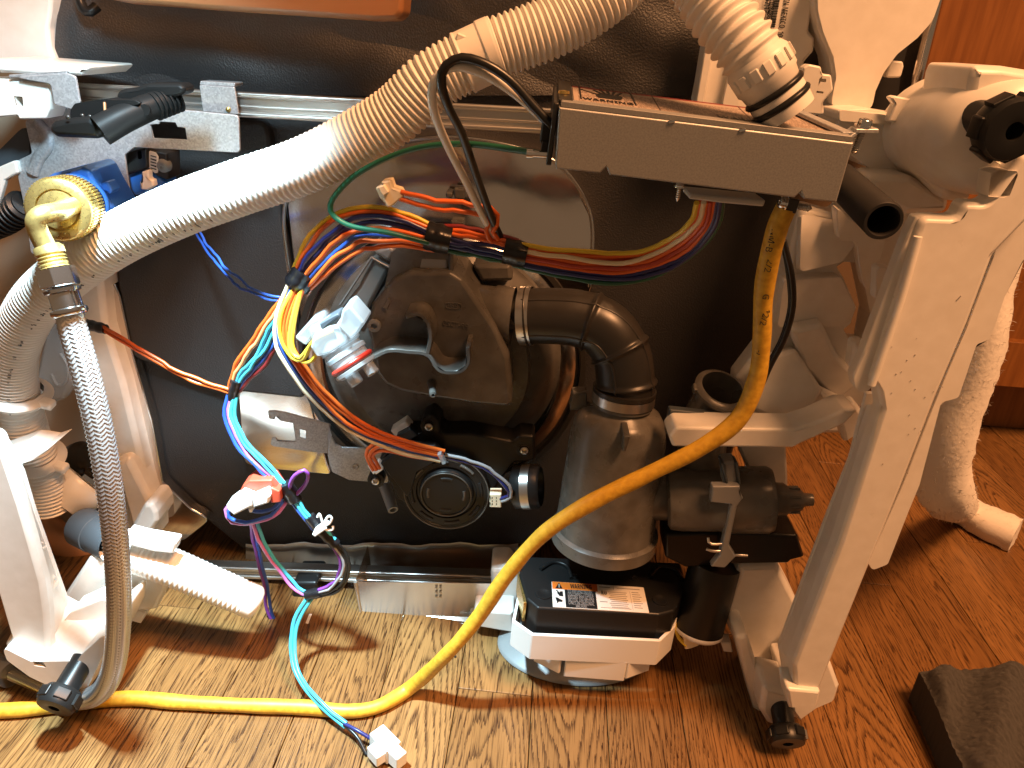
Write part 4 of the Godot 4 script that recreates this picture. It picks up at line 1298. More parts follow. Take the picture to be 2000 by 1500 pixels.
# ---------- control box hanging loose
func build_box() -> void:
	var A := P(1092, 209, 0.2022)
	var B := P(1668, 279, 0.2022)
	var C := P(1634, 396, 0.1992)
	var D := P(1079, 329, 0.1992)
	var X := (B - A).normalized()
	var Yv := (A - D).normalized()
	var Z := X.cross(Yv).normalized()
	Yv = Z.cross(X).normalized()
	var g := thing("control_box", "long zinc control box with warning label on top, hanging by its wires", "control box", (C + D) / 2.0)
	var xf := Transform3D(Basis(X, Yv, Z), A)
	var inv := xf.affine_inverse()
	var poly := PackedVector2Array()
	for q in [A, B, C, D]:
		var l: Vector3 = inv * q
		poly.append(Vector2(l.x, l.y))
	var w := A.distance_to(B)
	var dep := 0.056
	var m := MB.new()
	var n1 := inv * P(1182, 341, 0.2)
	var n2 := inv * P(1562, 389, 0.2)
	var full := PackedVector2Array([poly[0], poly[1], poly[2], Vector2(n2.x + 0.0022, n2.y), Vector2(n2.x, n2.y + 0.003), Vector2(n2.x - 0.0022, n2.y), Vector2(n1.x + 0.0022, n1.y - 0.0002), Vector2(n1.x, n1.y + 0.003), Vector2(n1.x - 0.0022, n1.y), poly[3] + Vector2(0.0016, 0.0), poly[3] + Vector2(0.001, 0.0025)])
	slab(m, full, dep, 0.0008, xf)
	var bx := put("box_shell", m, M.box_zinc, g)
	m = MB.new()
	block(m, xf * Transform3D(Basis(), Vector3(w * 0.5, 0.0012, -0.0042)), Vector3(w * 0.99, 0.0022, 0.0072), 0.0009)
	put("folded_edge", m, M.box_zinc, bx)
	m = MB.new()
	for q in [0.38, 0.62]: block(m, xf * Transform3D(Basis(Vector3(0, 0, 1), 0.3), Vector3(w * q, -0.0004, 0.0002)), Vector3(0.003, 0.0012, 0.0006), 0.0002)
	put("burr", m, M.chrome, bx)
	m = MB.new()
	var lx0 := 0.007
	var f := m.vert(xf * Vector3(lx0, 0.0006, -0.009), Yv, Vector2(0, 1))
	m.vert(xf * Vector3(w * 0.99, 0.0006, -0.009), Yv, Vector2(1, 1))
	m.vert(xf * Vector3(w * 0.99, 0.0006, -dep + 0.002), Yv, Vector2(1, 0))
	m.vert(xf * Vector3(lx0, 0.0006, -dep + 0.002), Yv, Vector2(0, 0))
	m.quad(f, f + 1, f + 2, f + 3)
	var lab := put("box_label", m, M.fine_print, bx)
	var top := Transform3D(Basis(X, -Z, Yv), xf.origin)
	letters("WARNING", 0.0052, top * Transform3D(Basis(), Vector3(0.0235, 0.0235, 0.0008)), M.print_black, lab, 0.024)
	letters("WARNING", 0.0052, top * Transform3D(Basis(), Vector3(0.090, 0.0200, 0.0008)), M.print_black, lab, 0.030)
	m = MB.new()
	for q in [0.0105, 0.0365]: block(m, top * Transform3D(Basis(), Vector3(q, 0.038, 0.0007)), Vector3(0.0008, 0.032, 0.0003), 0.0)
	for k in 5:
		block(m, top * Transform3D(Basis(Vector3(0, 0, 1), 0.45 - 0.2 * k), Vector3(0.0205 + k * 0.0022, 0.045 - absf(k - 2) * 0.001, 0.0007)), Vector3(0.0014, 0.013, 0.0003), 0.0)
	slab(m, rounded(PackedVector2Array([Vector2(0.0185, 0.030), Vector2(0.030, 0.030), Vector2(0.032, 0.040), Vector2(0.018, 0.040)]), 0.003), 0.0003, 0.0, top * Transform3D(Basis(), Vector3(0, 0, 0.0009)))
	block(m, top * Transform3D(Basis(Vector3(0, 0, 1), 0.7), Vector3(0.0145, 0.043, 0.0007)), Vector3(0.0011, 0.012, 0.0003), 0.0)
	put("hand_mark", m, M.print_black, lab)
	# left end cap
	m = MB.new()
	block(m, xf * Transform3D(Basis(), Vector3(-0.0012, -0.013, -0.026)), Vector3(0.0024, 0.028, 0.046), 0.0006)
	block(m, xf * Transform3D(Basis(), Vector3(0.0028, 0.0016, -0.030)), Vector3(0.0065, 0.0018, 0.05), 0.0005)
	var cap := put("end_cap", m, M.dark_iron, g)
	m = MB.new()
	block(m, xf * Transform3D(Basis(), Vector3(-0.004, -0.0135, -0.018)), Vector3(0.005, 0.011, 0.016), 0.001)
	block(m, xf * Transform3D(Basis(), Vector3(-0.0035, -0.0215, -0.012)), Vector3(0.004, 0.008, 0.006), 0.0008)
	put("cable_grommet", m, M.black, cap)
	m = MB.new()
	lathe(m, [Vector2(0.0028, 0.0), Vector2(0.0026, 0.0012), Vector2(0.0, 0.0016)], Transform3D(Basis(), xf * Vector3(0.002, 0.0024, -0.020)), 16)
	put("cap_screw", m, M.brass, cap)
	m = MB.new()
	lathe(m, [Vector2(0.0016, 0.0), Vector2(0.0016, 0.009), Vector2(0.0022, 0.009), Vector2(0.0022, 0.012)], along(P(1078, 303, 0.19), P(1062, 302, 0.19)), 14)
	put("ring_terminal", m, M.chrome, cap)
	# folded ear with a screw at the right end
	m = MB.new()
	beam(m, xf * Vector3(w * 0.90, 0.0022, -dep + 0.002), xf * Vector3(w - 0.001, 0.0022, -0.007), 0.006, 0.0016, 0.0004, Vector3.UP)
	beam(m, xf * Vector3(w - 0.002, -0.0006, -0.010), xf * Vector3(w + 0.0035, 0.0036, -0.012), 0.008, 0.0014, 0.0004, Vector3.UP)
	beam(m, xf * Vector3(w + 0.002, 0.0034, -0.012), xf * Vector3(w + 0.0125, 0.0046, -0.012), 0.009, 0.0018, 0.0006, Vector3.UP)
	put("box_ear", m, M.zinc, g)
	screw(g, xf * Vector3(w + 0.0068, 0.0052, -0.012), Vector3(0.06, 1, 0.14), 0.0032, 0.012)
	screw(g, P(1534, 397, 0.176), Vector3(-1, 0.12, 0), 0.003, 0.013)
	screw(g, P(1327, 366, 0.185), Vector3(0, 1, 0), 0.002, 0.006)
	m = MB.new()
	block(m, Transform3D(xf.basis, P(1546, 402, 0.178)), Vector3(0.006, 0.007, 0.0016), 0.0004)
	put("earth_tag", m, M.dark_iron, g)
	m = MB.new()
	plate(m, [1348, 377, 1420, 384, 1496, 391, 1492, 404, 1412, 397, 1346, 389], 0.184, 0.018, 0.001, 0.001)
	put("edge_connector", m, M.print_pale, g)

func screw(g: Node3D, at: Vector3, axis: Vector3, r: float, l: float) -> void:
	var f := along(at, at + axis, Vector3(0, 0.1, 1))
	var m := MB.new()
	lathe(m, [Vector2(r * 1.35, 0.0), Vector2(r * 1.35, r * 0.2), Vector2(r, r * 0.22), Vector2(r * 0.98, r * 0.95), Vector2(r * 0.8, r * 1.1), Vector2(r * 0.45, r * 1.05), Vector2(r * 0.4, r * 0.6), Vector2(0, r * 0.6)], f, 6 * 4)
	var o := put("screw", m, M.chrome, g)
	m = MB.new()
	var pr := []
	var k := 0.0
	while k < l:
		pr.append(Vector2(r * (0.62 if int(k / 0.0005) % 2 == 0 else 0.46), -k))
		k += 0.0005
	pr.append(Vector2(0, -l - 0.001))
	pr.reverse()
	lathe(m, pr, f, 14)
	put("thread", m, M.rail_steel, o)

# ---------- hoses
func build_hoses() -> void:
	var knotty := [1345, -190, 0.07, 1215, -40, 0.112, 1100, 42, 0.120, 945, 105, 0.124, 845, 158, 0.126, 775, 222, 0.126, 690, 275, 0.126, 590, 325, 0.127, 470, 366, 0.128, 340, 414, 0.126, 225, 470, 0.122, 130, 535, 0.116, 64, 600, 0.106, 26, 690, 0.092, 30, 770, 0.082, 52, 850, 0.076, 80, 920, 0.072, 98, 990, 0.070]
	var g := thing("drain_hose", "long white corrugated drain hose arching diagonally across the dishwasher", "hose", P(98, 990, 0.070))
	var p := smooth(knots(knotty), 0.0005)
	var len := (p.size() - 1) * 0.0005
	var s0 := 0.0
	var acc := 0.0
	var best := 1e9
	var s1 := 0.0
	for i in p.size():
		if p[i].distance_to(P(938, 108, 0.124)) < best:
			best = p[i].distance_to(P(938, 108, 0.124)); s1 = i * 0.0005
	var rf := func(s: float) -> float:
		var d: float = s - s1
		if absf(d) < 0.0105:
			if absf(d) < 0.009: return 0.0157 if d > -0.003 else 0.0163
			return 0.0161
		return 0.0147 + 0.0012 * (1.0 - pow(absf(sin(PI * s / 0.0032)), 3.0) * 2.0) * 0.75
	var m := MB.new()
	tube(m, p, rf, 36, true)
	var h := put("hose", m, M.hose_white, g)
	m = MB.new()
	block(m, along(P(902, 74, 0.124), P(960, 95, 0.124)) * Transform3D(Basis(), Vector3(0, 0.001, 0.006)), Vector3(0.004, 0.006, 0.012))
	put("moulding_tab", m, M.hose_white, h)
	# drips of grime in the grooves
	m = MB.new()
	var fs := frames(p)
	for k in 90:
		var i := rng.randi_range(int(p.size() * 0.45), int(p.size() * 0.86))
		var t := rng.randf_range(0.1, 0.5)
		var under := Vector3(0.1, -0.75 + t * 0.4, 0.55).normalized()
		var tan: Vector3 = fs[i].y
		under = (under - tan * under.dot(tan)).normalized()
		var c: Vector3 = p[i] + under * (rf.call(i * 0.0005) + 0.0001)
		var u := tan.cross(under).normalized()
		block(m, Transform3D(Basis(u, tan, u.cross(tan)), c), Vector3(rng.randf_range(0.0006, 0.0022), rng.randf_range(0.0004, 0.0008), 0.0004), 0.0)
	put("grime", m, M.print_black, h).set_meta("kind", "stuff")
	m = MB.new()
	lathe(m, [Vector2(0.0145, 0.0), Vector2(0.016, 0.004), Vector2(0.020, 0.010), Vector2(0.023, 0.020), Vector2(0.021, 0.024), Vector2(0.012, 0.024)], along(P(120, 985, 0.066), P(168, 940, 0.050)), 36)
	put("hose_funnel", m, M.milky, h)
	for q in [[38, 770, 26, 690, 0.082], [68, 892, 60, 850, 0.074]]:
		m = MB.new()
		var cf := along(P(q[0], q[1], q[4]), P(q[2], q[3], q[4] + 0.006))
		lathe(m, [Vector2(0.0153, -0.003), Vector2(0.0187, -0.0035), Vector2(0.0215, 0.0005), Vector2(0.0198, 0.002), Vector2(0.0153, 0.004)], cf, 36)
		block(m, cf * Transform3D(Basis(), Vector3(0.021, 0.0, 0.004)), Vector3(0.010, 0.006, 0.008), 0.002)
		put("hose_collar", m, M.milky, h)
	m = MB.new()
	plate(m, [-40, 905, 30, 880, 70, 886, 98, 876, 60, 900, 6, 918, -40, 960], 0.128, 0.03, 0.002, 0.003)
	put("collar_bracket", m, M.milky, h)
	# loose hose end with two black O-rings
	g = thing("hose_end", "white corrugated hose end with two black O-rings, resting above the control box", "hose end", P(1529, 212, 0.19))
	var ea := P(1258, -170, 0.16)
	p = smooth(PackedVector3Array([ea, P(1345, -60, 0.17), P(1400, 20, 0.178), P(1446, 78, 0.185), P(1478, 122, 0.188)]), 0.0005)
	var el := (p.size() - 1) * 0.0005
	var ef := func(s: float) -> float: return 0.0132 + 0.0012 * sin(TAU * s / 0.0046) if s < el - 0.004 else 0.0128
	m = MB.new()
	tube(m, p, ef, 36, true)
	put("corrugated_tube", m, M.hose_white, g)
	var hf := along(P(1476, 118, 0.188), P(1532, 213, 0.190))
	var hl := P(1476, 118, 0.188).distance_to(P(1532, 213, 0.190))
	m = MB.new()
	lathe(m, [Vector2(0.0128, -0.002), Vector2(0.0140, 0.0), Vector2(0.0146, 0.001), Vector2(0.0143, 0.010), Vector2(0.0134, 0.011), Vector2(0.0128, hl - 0.011), Vector2(0.0122, hl - 0.0105), Vector2(0.0122, hl - 0.008), Vector2(0.0130, hl - 0.0078), Vector2(0.0130, hl - 0.005), Vector2(0.0122, hl - 0.0047), Vector2(0.0122, hl - 0.002), Vector2(0.0130, hl - 0.0017), Vector2(0.0127, hl + 0.003), Vector2(0.0100, hl + 0.0035), Vector2(0.0098, hl - 0.01)], hf, 48)
	var spig := put("spigot", m, M.hose_white, g)
	for k in 7:
		m = MB.new()
		var a := 0.35 + k * 0.42
		block(m, hf * Transform3D(Basis(Vector3.UP, -a), Vector3(cos(a), 0, sin(a)) * 0.0145 + Vector3(0, 0.0045, 0)), Vector3(0.0018, 0.006, 0.0036), 0.0006)
		put("grip_lug", m, M.hose_white, spig)
	for s in [hl - 0.0093, hl - 0.0033]:
		m = MB.new()
		var ring := PackedVector3Array()
		for k in 49: ring.append(hf * Vector3(cos(TAU * k / 48.0) * 0.0128, s, sin(TAU * k / 48.0) * 0.0128))
		tube(m, ring, 0.0014, 10, false)
		put("o_ring", m, M.black, g)
	# white outlet hose lying at lower left
	g = thing("outlet_hose", "white ribbed outlet hose with grey blue coupling at the lower left, lit brightly", "hose", P(410, 1150, 0.07))
	p = smooth(knots([232, 1068, 0.112, 330, 1106, 0.116, 420, 1144, 0.116, 506, 1180, 0.114]), 0.0005)
	var ol := (p.size() - 1) * 0.0005
	m = MB.new()
	tube(m, p, func(s: float) -> float: return (0.0142 + 0.0003 * sin(TAU * s / 0.0036) if s > 0.02 and s < ol - 0.012 else 0.0144) - 0.0016 * s / ol - (0.004 * pow(maxf(0.0, (s - ol + 0.005) / 0.005), 2.0)), 36)
	put("ribbed_tube", m, M.hose_white, g)
	m = MB.new()
	lathe(m, [Vector2(0.0, -0.008), Vector2(0.0140, -0.008), Vector2(0.0152, -0.006), Vector2(0.0150, 0.010), Vector2(0.0143, 0.0105), Vector2(0.0140, 0.032)], along(P(172, 1034, 0.088), P(250, 1074, 0.108)), 40)
	put("coupling", m, M.grey_blue, g)
	m = MB.new()
	plate(m, [246, 1040, 276, 1048, 345, 1060, 338, 1082, 300, 1078, 246, 1064], 0.128, 0.01, 0.001, 0.002)
	put("outlet_saddle", m, M.milky, g)
	m = MB.new()
	plate(m, [256, 1030, 280, 986, 296, 984, 306, 1002, 308, 1020, 286, 1056], 0.05, 0.03, 0.003, 0.004)
	put("outlet_saddle", m, M.milky, g)
	# braided supply hose with brass elbow
	g = thing("supply_hose", "braided steel water supply hose with brass elbow hanging down the left side", "hose", P(165, 1368, 0.19))
	var bp := smooth(knots([131, 590, 0.186, 142, 640, 0.188, 165, 720, 0.192, 192, 830, 0.197, 212, 940, 0.201, 225, 1050, 0.203, 232, 1150, 0.203, 231, 1230, 0.202, 222, 1300, 0.199, 202, 1345, 0.193, 168, 1364, 0.184, 110, 1366, 0.172]), 0.001)
	m = MB.new()
	tube(m, bp, 0.0058, 20, true)
	var core := put("hose_core", m, M.dark_iron, g)
	m = MB.new()
	var bf := frames(bp)
	var per := 14
	for dir in [1.0, -1.0]:
		for k in per:
			var f := m.v.size()
			for i in bp.size():
				var s := i * 0.001
				var a: float = TAU * k / per + dir * s * 175.0
				var weave: float = 0.00042 * cos(s * 175.0 * per / 2.0 * 2.0 / 2.0 + (0.0 if dir > 0 else PI) + k * PI)
				for e in 4:
					var da := (e - 1.5) * 0.125
					var r := 0.0065 + weave + (0.0004 if e in [1, 2] else -0.0004)
					var b: Basis = bf[i]
					var nn := b.x * cos(a + da * 3.0) + b.z * sin(a + da * 3.0)
					m.vert(bp[i] + (b.x * cos(a + da) + b.z * sin(a + da)) * r, nn)
			m.grid(f, bp.size(), 4)
	put("braid", m, M.braid_steel, core).set_meta("kind", "stuff")
	var n0 := P(100, 500, 0.180)
	var n1 := P(134, 604, 0.187)
	var nf := along(n0, n1)
	var nl := n0.distance_to(n1)
	m = MB.new()
	lathe(m, [Vector2(0.0072, nl * 0.60), Vector2(0.0092, nl * 0.62), Vector2(0.0088, nl * 0.68), Vector2(0.0074, nl * 0.70), Vector2(0.0076, nl * 0.98), Vector2(0.0090, nl * 1.0), Vector2(0.0092, nl * 1.06), Vector2(0.0080, nl * 1.12), Vector2(0.006, nl * 1.13)], nf, 40)
	put("ferrule", m, M.chrome, g)
	m = MB.new()
	var hexa := PackedVector2Array()
	for k in 6: hexa.append(Vector2(cos(TAU * k / 6.0 + 0.2), sin(TAU * k / 6.0 + 0.2)) * 0.0098)
	slab(m, rounded(hexa, 0.001), nl * 0.34, 0.0008, nf * Transform3D(Basis(Vector3.RIGHT, Vector3.FORWARD, Vector3.UP), Vector3(0, nl * 0.58, 0)))
	put("hex_nut", m, M.chrome, g)
	m = MB.new()
	var th := []
	for k in 9: th.append(Vector2(0.0073 if k % 2 == 0 else 0.0065, -0.001 + k * nl * 0.032))
	lathe(m, th, nf, 32)
	lathe(m, [Vector2(0.0056, -0.006), Vector2(0.0072, -0.0045), Vector2(0.0074, -0.001)], nf, 32)
	tube(m, smooth(PackedVector3Array([P(140, 402, 0.150), P(112, 414, 0.168), P(82, 420, 0.178), P(71, 430, 0.180), P(74, 450, 0.180), P(98, 498, 0.180)]), 0.001), 0.0050, 24)
	var el2 := put("brass_elbow", m, M.brass, g)
	m = MB.new()
	beam(m, P(66, 425, 0.176), P(88, 498, 0.176), 0.0035, 0.008, 0.001)
	put("elbow_rib", m, M.brass, el2)
	var wf := along(P(142, 402, 0.128), P(113, 410, 0.152))
	var wl := P(142, 402, 0.128).distance_to(P(113, 410, 0.152))
	m = MB.new()
	lathe(m, [Vector2(0.0158, 0.0), Vector2(0.0168, 0.001), Vector2(0.0168, wl - 0.001), Vector2(0.0160, wl), Vector2(0.0112, wl + 0.0002), Vector2(0.0110, wl - 0.0015), Vector2(0.0, wl - 0.0015)], wf, 64)
	var nut := put("knurled_nut", m, M.brass, g)
	m = MB.new()
	for k in 60:
		var a := TAU * k / 60.0
		for row in [0.25, 0.72]:
			block(m, wf * Transform3D(Basis(Vector3.UP, -a), Vector3(cos(a) * 0.0168, wl * row, sin(a) * 0.0168)), Vector3(0.0018, wl * 0.34, 0.0009), 0.0)
	put("knurling", m, M.brass, nut).set_meta("kind", "stuff")
	m = MB.new()
	lathe(m, [Vector2(0.0104, wl - 0.001), Vector2(0.0100, wl + 0.0012), Vector2(0.006, wl + 0.002), Vector2(0.0, wl + 0.002)], wf, 40)
	put("elbow_flange", m, M.brass, nut)
	# blue inlet valve behind it
	g = thing("inlet_valve", "bright blue water inlet valve body clipped behind the brass nut", "valve", P(150, 420, 0.09))
	m = MB.new()
	plate(m, [78, 352, 100, 340, 165, 323, 178, 332, 196, 366, 224, 412, 180, 440, 130, 440], 0.095, 0.03, 0.003, 0.004)
	plate(m, [128, 338, 158, 326, 174, 334, 190, 370, 182, 376, 160, 376], 0.104, 0.01, 0.002, 0.003)
	plate(m, [193, 358, 208, 355, 220, 372, 214, 380, 206, 374, 200, 372], 0.098, 0.01, 0.001, 0.001)
	put("valve_body", m, M.blue_part, g)
	m = MB.new()
	lathe(m, [Vector2(0.018, 0.0), Vector2(0.018, 0.012), Vector2(0.0165, 0.014)], along(P(152, 398, 0.098), P(136, 404, 0.13)), 48)
	put("valve_collar", m, M.blue_part, g)
	g = thing("valve_solenoid", "small steel valve coil with blue base and printed label in the plate's cutout", "valve coil", P(285, 380, 0.03))
	m = MB.new()
	plate(m, [246, 298, 286, 288, 288, 328, 248, 340], 0.044, 0.02, 0.001, 0.001, [[268, 294, 276, 292, 277, 310, 270, 312]])
	plate(m, [286, 288, 326, 300, 328, 352, 306, 344, 288, 328], 0.040, 0.02, 0.001, 0.001)
	put("coil_frame", m, M.dark_iron, g)
	m = MB.new()
	plate(m, [248, 342, 286, 330, 306, 342, 322, 356, 300, 376, 262, 382, 254, 372], 0.040, 0.02, 0.002, 0.002)
	put("coil_base", m, M.blue_part, g)
	m = MB.new()
	plate(m, [291, 294, 304, 298, 309, 306, 308, 338, 302, 338, 291, 328], 0.0412, 0.0006, 0.0001, 0.001)
	var cl := put("coil_label", m, M.print_white, g)
	m = MB.new()
	for k in 5: plate(m, [294, 303 + k * 6, 305, 306 + k * 6, 305, 308 + k * 6 + (k % 2), 294, 305 + k * 6], 0.0416, 0.0003, 0.0, 0.0)
	put("label_print", m, M.print_black, cl)
	m = MB.new()
	lathe(m, [Vector2(0.0048, 0.0), Vector2(0.0046, 0.004), Vector2(0.0030, 0.006), Vector2(0.001, 0.0063), Vector2(0, 0.0055)], Transform3D(Basis(Vector3.RIGHT, Vector3.BACK, Vector3.DOWN), P(323, 322, 0.036)), 24)
	put("coil_plug", m, M.clear_milk, g)
	m = MB.new()
	plate(m, [276, 336, 290, 331, 290, 350, 298, 352, 300, 364, 288, 372, 274, 370, 272, 356, 277, 354], 0.047, 0.006, 0.001, 0.001)
	put("coil_clip", m, M.white_plain, g)
	m = MB.new()
	plate(m, [290, 456, 306, 452, 310, 466, 300, 472, 291, 468], 0.02, 0.006, 0.001, 0.001)
	put("coil_stub", m, M.white_plain, g)
	# black convoluted tube and elbow at the left edge
	g = thing("black_conduit", "black ribbed conduit entering at the left edge beside the brass elbow", "conduit", P(0, 440, 0.04))
	m = MB.new()
	p = smooth(knots([-60, 455, 0.04, 10, 428, 0.045, 48, 398, 0.05]), 0.0005)
	tube(m, p, func(s: float) -> float: return 0.0095 + 0.0013 * signf(sin(TAU * s / 0.0042)), 28)
	put("conduit_tube", m, M.black, g)
	m = MB.new()
	plate(m, [-40, 300, 0, 292, 52, 240, 58, 300, 20, 322, -40, 345], 0.045, 0.02, 0.003, 0.004)
	put("conduit_guard", m, M.grey_blue, g)
	m = MB.new()
	plate(m, [-40, 342, 30, 312, 35, 338, 10, 352, -10, 420, -40, 430], 0.056, 0.004, 0.001, 0.002)
	put("conduit_flap", m, M.milky, g)
	g = thing("black_elbow", "black rubber elbow behind the braided hose near the lower left", "elbow", P(150, 940, 0.0))
	m = MB.new()
	tube(m, smooth(knots([112, 936, 0.010, 140, 905, 0.016, 172, 892, 0.02, 210, 915, 0.02]), 0.002), func(s: float) -> float: return 0.0125 + 0.0012 * signf(sin(s * 330.0)), 28)
	put("elbow_tube", m, M.black, g)
	g = thing("beige_bend", "broad beige pipe bend low on the left behind the coupling", "pipe", P(120, 1100, -0.02))
	m = MB.new()
	tube(m, smooth(knots([60, 985, -0.01, 92, 1030, -0.005, 145, 1075, 0.0, 215, 1105, 0.0]), 0.003), 0.0135, 28)
	put("bend_tube", m, M.tan_plastic, g)

# ---------- wires
func build_harness() -> void:
	var h := thing("wire_harness", "harness of orange, navy, yellow and green wires from the control box, bound with black tape", "wire harness", P(860, 467, 0.12))
	var r := 0.00142
	bundle([1385, 392, 0.170, 1372, 440, 0.155, 1318, 490, 0.14, 1235, 520, 0.13, 1130, 517, 0.126, 1005, 496, 0.122],
		[[3.0, 0.3, M.yellow, "yellow wire"], [2.1, 0.0, M.orange], [1.4, 0.6, M.cream, "cream wire"], [0.6, 0.2, M.orange], [-0.2, 0.5, M.red, "red wire"], [-1.0, 0.2, M.orange], [-1.8, 0.1, M.navy], [-2.5, 0.4, M.navy], [-3.2, 0.0, M.green, "green wire"], [0.2, -0.7, M.white_w, "white wire"], [1.2, -0.8, M.red]], r, h, 1.0, 0.75)
	bundle([1010, 497, 0.122, 940, 481, 0.121, 855, 466, 0.12], [[2.4, 0.0, M.orange], [1.5, 0.3, M.orange], [0.5, 0.2, M.navy], [-0.4, 0.4, M.navy], [-1.3, 0.2, M.navy], [-2.2, 0.0, M.green], [3.0, -0.4, M.maroon, "maroon wire"]], r, h, 1.0, 0.9)
	bundle([858, 467, 0.12, 780, 441, 0.121, 700, 437, 0.123, 648, 466, 0.123, 606, 514, 0.12, 582, 550, 0.116],
		[[2.9, 0.0, M.yellow, "yellow wire"], [2.0, 0.2, M.orange], [1.1, 0.4, M.navy], [0.2, 0.0, M.navy], [-0.8, 0.3, M.orange], [-1.9, 0.1, M.blue, "blue wire"], [-3.0, 0.3, M.orange], [-4.2, 0.0, M.orange], [-0.2, -0.9, M.purple, "purple wire"]], r, h, 1.25, 0.62)
	wire("wire", [1070, 303, 0.188, 1010, 293, 0.175, 900, 281, 0.155, 800, 293, 0.142, 700, 338, 0.135, 650, 388, 0.132, 646, 415, 0.13, 680, 440, 0.13, 760, 455, 0.129, 838, 475, 0.125], 0.00165, M.green, h, "long green earth wire")
	bundle([560, 588, 0.117, 542, 622, 0.115, 505, 688, 0.11, 472, 730, 0.106, 457, 760, 0.104], [[2.3, 0.2, M.orange], [1.3, 0.4, M.peach, "pale orange wire"], [0.2, 0.3, M.cyan, "cyan wire"], [-0.7, 0.4, M.cyan, "cyan wire"], [-1.6, 0.1, M.blue], [-2.4, 0.0, M.maroon]], r, h, 1.15, 0.5)
	bundle([590, 535, 0.117, 566, 575, 0.117, 560, 588, 0.117], [[1.0, 0, M.orange], [0.0, 0.3, M.orange], [-1.0, 0, M.blue]], r, h)
	bundle([578, 560, 0.118, 556, 620, 0.12, 556, 670, 0.12, 580, 716, 0.118, 625, 772, 0.112, 690, 830, 0.104, 770, 866, 0.096, 864, 890, 0.088],
		[[-2.0, 0.2, M.cream, "cream wire"], [-1.0, 0.0, M.blue, "blue wire"], [0.0, 0.3, M.orange], [1.0, 0.1, M.orange], [2.0, 0.2, M.orange], [0.6, -0.8, M.navy], [-1.9, -0.5, M.navy]], r, h, -0.95, -0.8)
	wire("wire", [572, 566, 0.119, 550, 610, 0.122, 548, 660, 0.122, 572, 700, 0.122, 592, 702, 0.125, 612, 668, 0.132, 652, 650, 0.132], r, M.yellow, h, "yellow wire")
	wire("wire", [590, 560, 0.119, 574, 630, 0.121, 572, 680, 0.122, 590, 706, 0.124, 610, 704, 0.128, 624, 676, 0.13, 646, 656, 0.131], r, M.yellow, h, "yellow wire")
	wire("wire", [590, 560, 0.119, 572, 620, 0.121, 566, 680, 0.122, 584, 700, 0.124, 598, 686, 0.128, 618, 662, 0.134, 652, 646, 0.133], r, M.yellow, h, "yellow wire")
	bundle([864, 893, 0.088, 800, 885, 0.086, 745, 870, 0.084, 722, 888, 0.082, 736, 918, 0.078], [[1.0, 0.0, M.orange], [0.0, 0.3, M.orange], [-1.0, 0.0, M.orange]], r, h, 1.0, 0.9)
	bundle([868, 890, 0.086, 920, 903, 0.082, 962, 922, 0.08, 992, 950, 0.08, 996, 968, 0.079, 978, 976, 0.077], [[0.4, 0.0, M.navy], [-0.5, 0.2, M.grey_w]], r * 0.9, h, 1.2)
	bundle([782, 380, 0.135, 850, 398, 0.134, 920, 405, 0.132, 958, 412, 0.13, 966, 435, 0.128, 956, 452, 0.127, 968, 470, 0.122], [[0.8, 0.0, M.orange], [-0.6, 0.3, M.orange]], 0.0014, h, 1.5)
	var m := MB.new()
	plate(m, [733, 367, 746, 360, 744, 355, 762, 352, 767, 368, 781, 372, 788, 384, 764, 404, 756, 406, 750, 396, 742, 388], 0.137, 0.011, 0.001, 0.001)
	plate(m, [737, 366, 750, 361, 760, 376, 748, 384], 0.1395, 0.006, 0.0006, 0.001)
	put("ivory_connector", m, M.ivory, h, "ivory plug on orange wires")
	for q in [[832, 459, 0.121, 880, 471, 0.121, 0.0086], [984, 489, 0.123, 1028, 499, 0.123, 0.0078]]: tape([q[0], q[1], q[2], q[3], q[4], q[5]], q[6], h, 0.6)
	tape([592, 530, 0.118, 572, 560, 0.118], 0.0068, h, 0.6)
	tape([604, 538, 0.116, 588, 566, 0.116], 0.0052, h, 0.7)
	tape([462, 742, 0.106, 452, 778, 0.103], 0.0040, h, 0.8)
	m = MB.new()
	beam(m, P(858, 884, 0.092), P(868, 904, 0.092), 0.003, 0.005, 0.0006)
	put("cable_tie", m, M.clear_milk, h)
	tape([876, 892, 0.083, 902, 900, 0.082], 0.0030, h, 0.8)
	# two thin leads that join it from the left
	bundle([372, 432, 0.02, 415, 498, 0.06, 470, 552, 0.10, 520, 580, 0.116, 550, 584, 0.117], [[0.8, 0.0, M.blue], [-0.8, 0.2, M.blue]], 0.0009, h, 2.0, 0.8)
	bundle([200, 640, 0.10, 260, 676, 0.103, 340, 722, 0.106, 400, 748, 0.106, 450, 764, 0.105], [[0.6, 0.0, M.orange], [-0.6, 0.2, M.orange]], 0.0012, h, 1.1, 0.9)
	tape([110, 618, 0.08, 150, 628, 0.09, 206, 643, 0.1], 0.0036, h, 0.9, "sleeve")
	# supply pair: black and white leads looping over the hose
	var s := thing("mains_leads", "pair of thick leads, one black and one white, looping over the drain hose", "wires", P(970, 465, 0.125))
	wire("lead", [1078, 246, 0.190, 1040, 205, 0.190, 1000, 160, 0.190, 950, 126, 0.190, 898, 113, 0.189, 864, 138, 0.188, 868, 190, 0.182, 902, 262, 0.165, 936, 360, 0.145, 962, 430, 0.13, 985, 478, 0.115], 0.00225, M.black_w, s, "black lead")
	wire("lead", [1078, 250, 0.184, 1040, 212, 0.184, 1000, 178, 0.184, 940, 142, 0.186, 884, 130, 0.186, 848, 158, 0.184, 846, 210, 0.178, 872, 280, 0.162, 910, 355, 0.146, 945, 425, 0.13, 978, 478, 0.117], 0.00225, M.white_w, s, "white lead")
